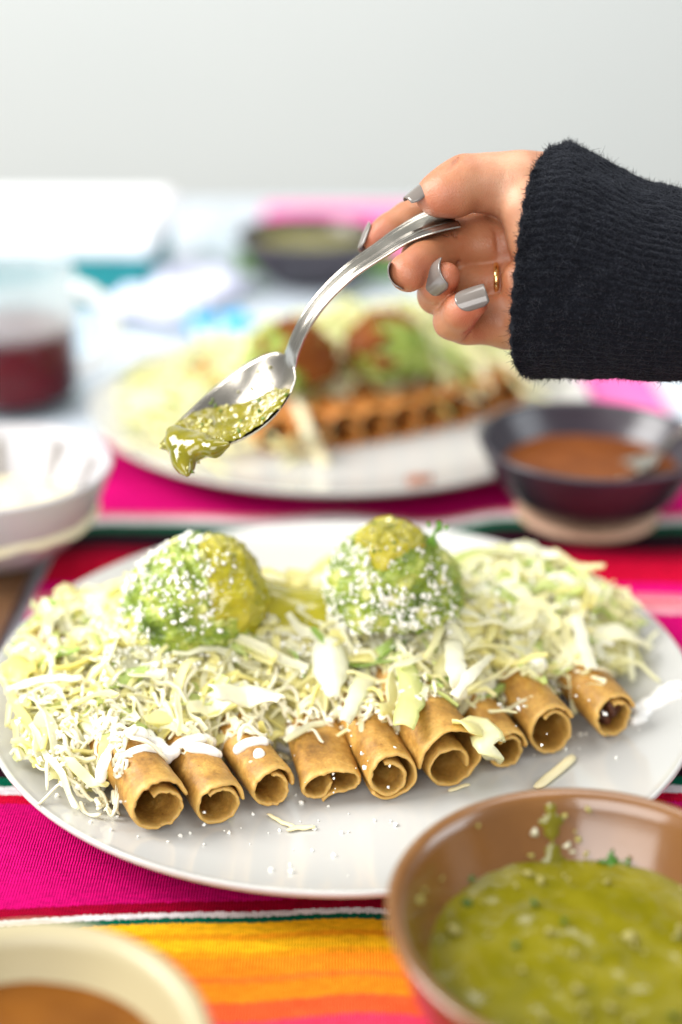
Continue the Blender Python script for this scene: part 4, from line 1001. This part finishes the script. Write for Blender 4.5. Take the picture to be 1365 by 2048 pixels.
n_ = cdx(-.62, .62, .38); nail(surfpt((868, 392, -.5), n_, 34)+cdx(-.75, -.55, .1)*.0012, cdx(-.78, -.6, .05), n_, .0135, .0095, 1.1)
n_ = cdx(-.85, .25, -.1); nail(surfpt((752, 478, 1.15), n_, 27), cdx(-.35, -.9, .1), n_, .0105, .0088)
n_ = cdx(-.88, -.42, .22); nail(surfpt((814, 545, -1.0), n_, 35), cdx(-.15, -.1, .98), n_, .0095, .0098)
n_ = cdx(-.80, -.05, .55); nail(surfpt((889, 556, -1.0), n_, 29), cdx(.50, .28, .80), n_, .0108, .0112, 1.0, lift=.0007)
n_ = cdx(-.12, .38, .92); nail(surfpt((943, 610, -1.5), n_, 31), cdx(.93, .30, .12), n_, .0108, .0082, .9, lift=.0003, droop=.06)
# ring
t = np.linspace(0, 2*pi, 40); ctr = C(992, 563, .8)
P = np.stack([ctr[0]+0*t+.0006*np.sin(t), ctr[1]+R(36)*np.cos(t), ctr[2]+R(43.5)*np.sin(t)], 1)
V, F = tube(cam2world(P), .0010, 8, 1, (1, 0, 0)); obj('ring', V, F, M['gold'], person)

# sleeve
nph, ns = 720, 110
phi = np.linspace(0, 2*pi, nph, endpoint=False)
ctl = np.radians([0, 30, 60, 90, 125, 150, 180, 230, 270, 320, 360]); cx = [1148, 1075, 1046, 1030, 1018, 1026, 1066, 1120, 1135, 1150, 1148]
ex = np.interp(phi, ctl, cx); kk = np.ones(61)/61; ex = np.convolve(np.pad(ex, 30, 'wrap'), kk, 'valid')
tx = [1000, 1066, 1140, 1200, 1280, 1365, 1500, 1900]; ttop = [300, 292, 283, 312, 357, 378, 388, 400]; tbot = [752, 755, 757, 757, 760, 762, 770, 800]
sl = np.concatenate([np.linspace(0, 1, ns)**1.5*520])
V = []
def sleeve_pt(xx, inset, jit):
    top = np.interp(xx, tx, ttop); bot = np.interp(xx, tx, tbot); cy = (top+bot)/2; hy = (bot-top)/2-inset; hz = 1-0*xx
    ca, sa = np.cos(phi), np.sin(phi)
    sup = (np.abs(ca)**2.4+np.abs(sa)**2.4)**(-1/2.4)
    y = cy-hy*ca*sup+jit*-ca; dep = .45-(3.3-inset*.017)*sa*sup-jit*.017*sa
    return np.stack([xx, y, dep], 1)
rows = []
prof = [(46, 26), (20, 24), (8, 20), (2, 13), (0, 6), (3, 1)]
for dx, ins in prof:
    rows.append(sleeve_pt(ex+dx+2.0*np.sin(phi*40), ins, 0*phi))
for s in sl[1:]:
    xx = ex+4+s
    rib = np.abs(np.sin(phi*42+.5*vnoise(np.stack([np.cos(phi)*9, np.sin(phi)*9, np.full(nph, s*.05)], 1), 1, 6)))**.7
    st = np.sin(s/5.2+np.sin(phi*84)*.9)
    amp = 1+.7*vnoise(np.stack([np.cos(phi)*7, np.sin(phi)*7, np.full(nph, s*.06)], 1), 1, 8)
    jit = (2.8*rib+.9*st*rib)*amp-2.4
    q = np.stack([np.cos(phi)*6, np.sin(phi)*6, np.full(nph, s*.025)], 1)
    jit = jit+4*vnoise(q, 1, 2)+1.6*vnoise(q, 6, 3)
    rows.append(sleeve_pt(xx, 0, jit))
rows = np.array(rows)
CW_ = np.array([[C(*p) for p in r] for r in rows[:, ::1]]) if False else None
Dd = .49+rows[..., 2]*.01
camP = np.stack([(rows[..., 0]-682.5)/FPX*Dd, -(rows[..., 1]-1024)/FPX*Dd, Dd], -1)
SV = cam2world(camP)
sleeve = obj('sleeve', SV.reshape(-1, 3), grid_faces(len(rows), nph, True), M['knit'], person)
sleeve['label'] = 'charcoal rib knit sleeve'
mb = MB(); cen = SV.mean(1, keepdims=True); nv_ = SV-cen; nv_ /= np.linalg.norm(nv_, axis=-1)[..., None]
for k in range(13000):
    i = rng.integers(3, len(rows)-30) if rng.random() < .8 else rng.integers(2, 10); j = int(phi.size*((.25+rng.normal()*.2)%1)) % nph
    p = SV[i, j]; n = nv_[i, j]
    if rng.random() < .993: L = .0006+.0016*rng.random()**2
    else: L = .003+.003*rng.random()
    d = nrm(n*(.35+rng.random())+rng.normal(size=3)*.8)
    q = np.array([p-n*.0002, p+d*L*.5, p+d*L+rng.normal(size=3)*L*.3])
    V, F = tube(q, [.00008, .00007, .00003], 3); mb.add(V, F)
fz_o = mb.build('wool_fuzz', M['fuzz'], sleeve); fz_o['kind'] = 'stuff'

# ------------------------------------------------------------------ bowls
def bowl(name, c, R_, H, mat, label, foot=.5, wall=.004, foot_mat=None, group=None, stripes=None, rim=1.0):
    t = np.linspace(0, 1, 22)
    outer = [(R_*(foot+(1-foot)*x**.62), .004+(H-.004)*x**1.25) for x in t]
    inner = [(max(.0002, (R_-wall)*(.02+.98*x**.5)), wall+.002+(H-wall-.002)*x**1.5) for x in t][::-1]
    pr = [(.0002, .003), (R_*foot*.86, .003), (R_*foot*.88, 0), (R_*foot*.98, 0)]+outer+[(R_+.0002, H+.0006), (R_-wall*.35, H+.0018*rim), (R_-wall*.8, H+.0006)]+inner
    V, F = lathe(pr, 96, c)
    mi = None; mats = [mat]
    root = tagp(obj(name, V, F, mat, loc=c), label, 'bowl', group)
    return root, pr
def liquid(name, c, r, z, mat, label, cat, amp=.0012, sc=120, parent=None):
    rr = np.linspace(.0002, r, 40); a = np.linspace(0, 2*pi, 110, endpoint=False)
    X = np.outer(rr, np.cos(a)); Y = np.outer(rr, np.sin(a)); P = np.stack([X, Y, 0*X], -1)
    Z = z+amp*fbm(P, sc, 4)
    Z[-1] -= .004
    V = np.stack([X, Y, Z], -1).reshape(-1, 3)+np.asarray(c)
    return tagp(obj(name, V, grid_faces(40, 110, True), mat, loc=np.asarray(c)+np.array([0, 0, z])), label, cat)
B1 = np.array([.0675, -.152, .0035])
b1, _ = bowl('salsa_bowl', B1, .0555, .047, M['terracotta'], 'brown clay bowl of green salsa nearest to the camera at the right', .55, .0042)
sal1 = liquid('green_salsa', B1, .0485, .031, M['salsa_bowl'], 'chunky green salsa filling the brown clay bowl', 'salsa', .0010, 130)
mb = MB()
for k in range(75):
    a = rng.random()*2*pi; q = .046*rng.random()**.5
    t = rng.random(); crumb(mb, B1+np.array([q*cos(a), q*sin(a), .0315+.001*rng.random()]), .0006+.0012*rng.random()**2, (.38, .34, .10) if t < .82 else (.06, .13, .01), (1, 1, .6))
for k in range(8):
    crumb(mb, B1+np.array([.014+rng.normal()*.005, .043+rng.normal()*.0015, .0312]), .0017, (.05, .17, .01), (1.8, 1, .25))
q_ = mb.build('salsa_bits', M['seed'], sal1); q_['kind'] = 'stuff'
W = []; t = np.linspace(.50, .985, 26)
for i, x in enumerate(t):          # salsa streak up the inner wall
    r = (.0555-.0042)*(.02+.98*x**.5); z = .0062+(.047-.0062)*x**1.5; hw = .075+.03*np.sin(i*.7)+.02*np.sin(i*1.9)-.03*x
    for q in np.linspace(-1, 1, 9):
        a = radians(96)+q*hw; off = -.0002+.0011*(1-abs(q)**3); W.append(B1+np.array([(r-off)*cos(a), (r-off)*sin(a), z+off*.3]))
obj('streak', W, grid_faces(26, 9), M['salsa_bowl'], sal1)
mb = MB()      # spatter up the inner wall
for k in range(26):
    a = radians(92)+rng.normal()*.10 if k < 14 else radians(rng.uniform(95, 165)); hh = rng.uniform(.33, 1.0)
    rr_ = (.0555-.0042)*(.02+.98*hh**.5)-.0006; zz_ = .0062+(.047-.0062)*hh**1.5
    crumb(mb, B1+np.array([rr_*cos(a), rr_*sin(a), zz_]), .0006+.0009*rng.random(), (.45, .40, .10) if rng.random() < .6 else (.75, .72, .52), (1, 1, .5))
q_ = mb.build('spatter', M['seed'], b1); q_['kind'] = 'stuff'
B2 = np.array([-.079, -.206, .0035])
bowl('salsa_bowl', B2, .050, .047, M['cream_clay'], 'cream bowl of brown salsa at the bottom left corner', .55, .005)
liquid('brown_salsa', B2, .0430, .036, M['brown_salsa'], 'brown red salsa in the cream bowl', 'salsa', .0006, 60)
B3 = np.array([.125, .21, .0085])
# fluted dark bowl
def fluted_bowl(c, R_, H):
    n = 144; a = np.linspace(0, 2*pi, n, endpoint=False); t = np.linspace(0, 1, 22)
    V = []; pr = [(.0002, .002), (R_*.4, .002), (R_*.43, 0)]
    outer = [(R_*(.45+.55*x**.6), .002+(H-.002)*x**1.25, min(1, 4*x*(1-x)+.0)) for x in t]
    inner = [(max(.0002, (R_-.0035)*(.02+.98*x**.45)), .006+(H-.006)*x**1.5, 0) for x in t][::-1]
    allp = [(r, z, 0) for r, z in pr]+outer+[(R_, H+.001, 0), (R_-.0018, H+.0016, 0)]+inner
    for r, z, fl_ in allp:
        rr = r*(1+.012*fl_*np.abs(np.sin(a*24)))
        V.append(np.stack([rr*np.cos(a), rr*np.sin(a), 0*a+z], 1))
    return np.concatenate(V)+c, grid_faces(len(allp), n, True)
V, F = fluted_bowl(B3, .0565, .036)
b3 = tagp(obj('sauce_bowl', V, F, M['dark_clay'], loc=B3), 'dark fluted bowl of red salsa behind the front plate at the right', 'bowl')
liquid('red_salsa', B3, .047, .022, M['red_salsa'], 'red brown salsa in the dark fluted bowl', 'salsa', .0006, 60)
V, F = lathe([(.0002, 0), (.034, 0), (.036, .0015), (.036, .0035), (.033, .0048), (.0002, .0048)], 64, B3-np.array([0, 0, .005]))
tagp(obj('clay_saucer', V, F, M['tan_clay'], loc=B3-np.array([0, 0, .005])), 'small tan clay saucer under the dark fluted bowl', 'saucer')
# spoon resting in the dark bowl: copy of the held spoon with its parts
sp2 = spoon.copy(); COL.objects.link(sp2); sp2['label'] = 'steel spoon resting in the dark bowl of red salsa at the right'
for ch in (bowl_o, handle_o):
    c_ = ch.copy(); COL.objects.link(c_); c_.parent = sp2
# bring the spoon's own axes (EA, EW, EN in world) onto new ones
A0 = np.stack([cam2world(e+0)-CAM for e in (EA, EW, EN)], 1)
ea = nrm(np.array([.80, -.42, .30])); ew = nrm(np.cross((0, 0, 1), ea)); en = np.cross(ea, ew)
if np.linalg.det(A0) < 0: ew = -ew
A1 = np.stack([ea, ew, en], 1)
sp2.matrix_world = Matrix.Translation(Vector(B3+np.array([.030, -.019, .034]))) @ Matrix((A1@np.linalg.inv(A0)).tolist()).to_4x4()
# white bowl at the left with painted lines inside
B4 = np.array([-.162, .162, .0075])
V, F = box(-.36, -.146, .045, .235, -.0028, .0042); tagp(obj('wooden_board', V, F, M['wood'], smooth=False), 'dark brown wooden board under the white bowl at the left', 'board')
b4, pr4 = bowl('cheese_bowl', B4, .055, .042, M['white_bowl'], 'white bowl with dark lines painted inside at the left edge', .5, .004)
for ang in (62, 100, 28, 140):
    mb = MB(); W = []; t = np.linspace(.12, .93, 14)
    for x in t:
        r = (.055-.004)*(.02+.98*x**.5)-.0012; z = .0062+(.042-.006)*x**1.5
        for da in (-.035, .035): W.append(B4+np.array([r*cos(radians(ang)+da), r*sin(radians(ang)+da), z]))
    o = obj('painted_line', W, grid_faces(14, 2), M['stripe'], b4); s = o.modifiers.new('t', 'SOLIDIFY'); s.thickness = .0003; s.offset = 0
liquid('grated_cheese_heap', B4, .0475, .022, M['palecream'], 'pale grated cheese filling the white bowl at the left', 'cheese', .003, 90)
# paper napkin strip beside it
def cloth(name, cx_, cy_, sx, sy, rot, h, mat, label, cat, seed=0, n=40, fold=90):
    u = np.linspace(-1, 1, n); U, Vv = np.meshgrid(u, u); P = np.stack([U*sx, Vv*sy, 0*U], -1)
    Z = h*(.5+.5*fbm(P, fold, seed))*(1-.75*np.maximum(np.abs(U), np.abs(Vv))**4)+.0015
    ca, sa = cos(rot), sin(rot)
    V = np.stack([cx_+P[..., 0]*ca-P[..., 1]*sa, cy_+P[..., 0]*sa+P[..., 1]*ca, Z], -1).reshape(-1, 3)
    o = obj(name, V, grid_faces(n, n), mat, loc=(cx_, cy_, 0)); s = o.modifiers.new('t', 'SOLIDIFY'); s.thickness = .0012; s.offset = 1
    return tagp(o, label, cat)
cloth('paper_napkin', -.168, .285, .030, .042, .2, .008, M['paper'], 'white paper napkin between the white bowl and the back plate', 'napkin', 3)

# ------------------------------------------------------------------ drink mug
MC = np.array([-.206, .40, -.003])
mug = empty('glass_mug', MC, 'clear glass mug with a handle at the left, half full of red drink', 'mug')
Rm, Hm = .043, .084
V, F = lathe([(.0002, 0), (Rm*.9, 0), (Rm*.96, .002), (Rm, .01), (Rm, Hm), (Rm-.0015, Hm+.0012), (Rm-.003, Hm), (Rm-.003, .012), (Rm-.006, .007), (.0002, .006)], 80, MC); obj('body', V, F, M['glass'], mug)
th2 = np.linspace(-1.45, 1.45, 28); P = np.stack([MC[0]+Rm-.003+.026*np.cos(th2), 0*th2+MC[1]-.006, MC[2]+.050+.026*np.sin(th2)], 1)
M['handle_white'] = noise_mat('whitened_handle_glass', [(.3, (.78, .80, .80)), (.7, (.84, .86, .86))], 30, .15, spec=.6)  # clear handle painted whitish in place of its bright reflections
V, F = tube(P, .0052, 12, 1, (0, 1, 0)); obj('handle', V, F, M['handle_white'], mug)
V, F = lathe([(.0002, .0065), (Rm-.0065, .0075), (Rm-.0032, .0125), (Rm-.0032, .050), (.0002, .050)], 80, MC)
tagp(obj('hibiscus_drink', V, F, M['hibiscus'], loc=MC), 'dark red hibiscus drink inside the glass mug', 'drink')

# ------------------------------------------------------------------ back plate food
FTQ = []
ends = [(556, 872), (628, 868), (692, 862), (752, 852), (810, 842), (866, 830), (920, 816), (972, 800), (1022, 782)]
labs = ['leftmost reddish taquito on the back plate with a dark open end', 'second reddish taquito from the left on the back plate, next to the crema streak', 'third reddish taquito from the left on the back plate', 'fourth reddish taquito from the left on the back plate', 'middle reddish taquito of the back plate row', 'sixth reddish taquito from the left on the back plate', 'third reddish taquito from the right on the back plate', 'second reddish taquito from the right on the back plate', 'reddish taquito at the right end of the back plate row']
for k, (x, y) in enumerate(ends):
    r = .0098+.0008*rng.random(); z = .03
    for _ in range(8): p = onz(x, y, z); z = fz(p[0], p[1])+r
    A = p; B = A+np.array([-.045, .100, 0]); B[2] = fz(B[0], B[1])+r
    FTQ.append((A, B, r))
    taquito(A, B, r, spiral(rng.uniform(-20, 30), 430, 1.05, .7, 1, n=48), M['tort_red'], labs[k], 'reddish taquitos on the back plate', .012, M_rows=12)
def fsurf(p):
    p = np.atleast_2d(p); z = fz(p[:, 0], p[:, 1])
    d = np.hypot((p[:, 0]-.02)/.095, (p[:, 1]-.385)/.070); return z+.042*np.exp(-d**2*1.1)+.004*vnoise(np.c_[p, 0*p[:, 0]], 70, 3)
mb = MB()
for k in range(900):
    u = rng.random()
    if u < .7: p = np.array([.015+rng.normal()*.046, .392+rng.normal()*.030])
    else: p = np.array([rng.uniform(-.125, -.02), .345+rng.normal()*.035])
    if np.hypot(p[0]-FC[0], p[1]-FC[1]) > .125: continue
    V, F, c = lettuce_strip(p, fsurf, rng.uniform(-.002, .006), 1.5, x_for_col=.06); V[:, 2] = np.maximum(V[:, 2], fz(V[:, 0], V[:, 1])+.0003); mb.add(V, F, c)
tagp(mb.build('shredded_lettuce', M['lettuce']), 'shredded lettuce and cheese heaped on the back plate', 'lettuce', kind='stuff')
for (x, y, lab, sd_) in ((578, 690, 'guacamole scoop with red salsa on the back plate, left one', 3), (778, 672, 'guacamole scoop with red salsa on the back plate, right one under the fingers', 8)):
    c = onz(x, y, .060); c[2] = .036
    V, d = dome(c, .0225, .037, sd_, 60, 120, 2.2); o = obj('guacamole_scoop', V.reshape(-1, 3), grid_faces(60, 120, True), M['guac'], loc=c); tagp(o, lab, 'guacamole', 'guacamole scoops on the back plate')
    m_ = sst(.0, .3, d[..., 2]*.55+d[..., 0]*.75*(1 if sd_ == 3 else -1)-.12+.75*vnoise(d, 3.6, sd_+1))
    W = coated(V, m_, -.0016, .0028); o = obj('red_salsa', W.reshape(-1, 3), keep_faces(60, 120, m_ > .02), M['red_salsa'], loc=c); tagp(o, 'red salsa over the '+('left' if sd_ == 3 else 'right')+' guacamole scoop on the back plate', 'salsa')
mb = MB()      # shreds tangled round and over the foot of those scoops
for k in range(90):
    q = onz(rng.uniform(500, 900), rng.uniform(632, 692), .055)
    V, F, cc = lettuce_strip(q[:2], fsurf, rng.uniform(.004, .012), 1.5, x_for_col=.06); mb.add(V, F, cc)
tagp(mb.build('loose_lettuce', M['lettuce']), 'loose lettuce shreds round the two scoops on the back plate', 'lettuce', kind='stuff')
def fpath(pxs, off):
    out = []
    for x, y in pxs:
        z = .04
        for _ in range(8):
            p = onz(x, y, z); zt = 0
            for A, B, r in FTQ:
                ab = (B-A)[:2]; t = np.clip(((p[:2]-A[:2])@ab)/(ab@ab), 0, 1); dd = np.linalg.norm(p[:2]-A[:2]-t*ab)
                if dd < r: zt = max(zt, A[2]+(r*r-dd*dd)**.5)
            z = max(zt, float(fz(p[0], p[1])))+off
        out.append(onz(x, y, z))
    return np.array(out)
P = fpath([(590, 800), (605, 830), (618, 865), (632, 900), (650, 925)], .0015)
sdf_obj('crema_drizzle', [(P, np.full(len(P), .0032))], M['palecream'], .0012, .002, 'cream streak running down between the red taquitos on the back plate', 'crema')
mb = MB()
for k in range(14): q = onz(835+rng.normal()*12, 935+rng.normal()*8, .02); crumb(mb, (q[0], q[1], fz(q[0], q[1])+.001), .002, (.4, .1, .02))
for k in range(16): q = onz(330+rng.normal()*9, 770+rng.normal()*9, .02); crumb(mb, (q[0], q[1], fz(q[0], q[1])+.002), .0032, (.4, .1, .02))
tagp(mb.build('salsa_drops', M['seed']), 'red salsa drops spilled on the back plate', 'salsa', kind='stuff')

# ------------------------------------------------------------------ far end of the table
zt = -.003
FB = onz(605, 585, 0); FB = np.array([FB[0]+.006, FB[1]+.045, zt])
bowl('salsa_bowl', FB, .060, .040, M['dark_clay'], 'dark bowl of green salsa far behind the back plate', .5, .004)
liquid('green_salsa', FB, .053, .032, M['salsa_bowl'], 'green salsa in the far dark bowl', 'salsa', .001, 60)
V, F = box(-.52, -.148, .62, .77, zt, .036); tb_ = tagp(obj('teal_box', V, F, M['teal'], smooth=False), 'teal box at the far left of the table', 'box')
tb_.modifiers.new('b', 'BEVEL').width = .003
V, F = box(-.53, -.142, .61, .785, .0364, .056); o = tagp(obj('napkin_stack', V, F, M['paper'], smooth=False), 'stack of white paper on top of the teal box', 'napkin stack'); o.modifiers.new('b', 'BEVEL').width = .006
cloth('lavender_napkin', -.125, .625, .035, .065, -.45, .03, M['lavender'], 'crumpled pale lavender napkin behind the back plate', 'napkin', 6)
cloth('blue_napkin', -.086, .540, .024, .016, .2, .020, M['blue'], 'small bright blue napkin behind the back plate', 'napkin', 9)
V, F = box(-.075, .16, .74, .96, zt, .004); o = tagp(obj('pink_cloth', V, F, M['pink'], smooth=False), 'folded pink cloth at the far end of the table', 'cloth')
V, F = box(-.088, .05, .715, .737, zt, .012); o = tagp(obj('green_cloth', V, F, M['herb'], smooth=False), 'narrow green cloth in front of the far pink cloth', 'cloth')
V, F = box(.160, .200, .36, .62, zt, .003); tagp(obj('pink_ribbon', V, F, M['pink'], smooth=False), 'pink strip of cloth on the pale table behind the dark bowl', 'cloth')
SC = onz(440, 585, 0); SC = np.array([SC[0], SC[1]+.02, zt])
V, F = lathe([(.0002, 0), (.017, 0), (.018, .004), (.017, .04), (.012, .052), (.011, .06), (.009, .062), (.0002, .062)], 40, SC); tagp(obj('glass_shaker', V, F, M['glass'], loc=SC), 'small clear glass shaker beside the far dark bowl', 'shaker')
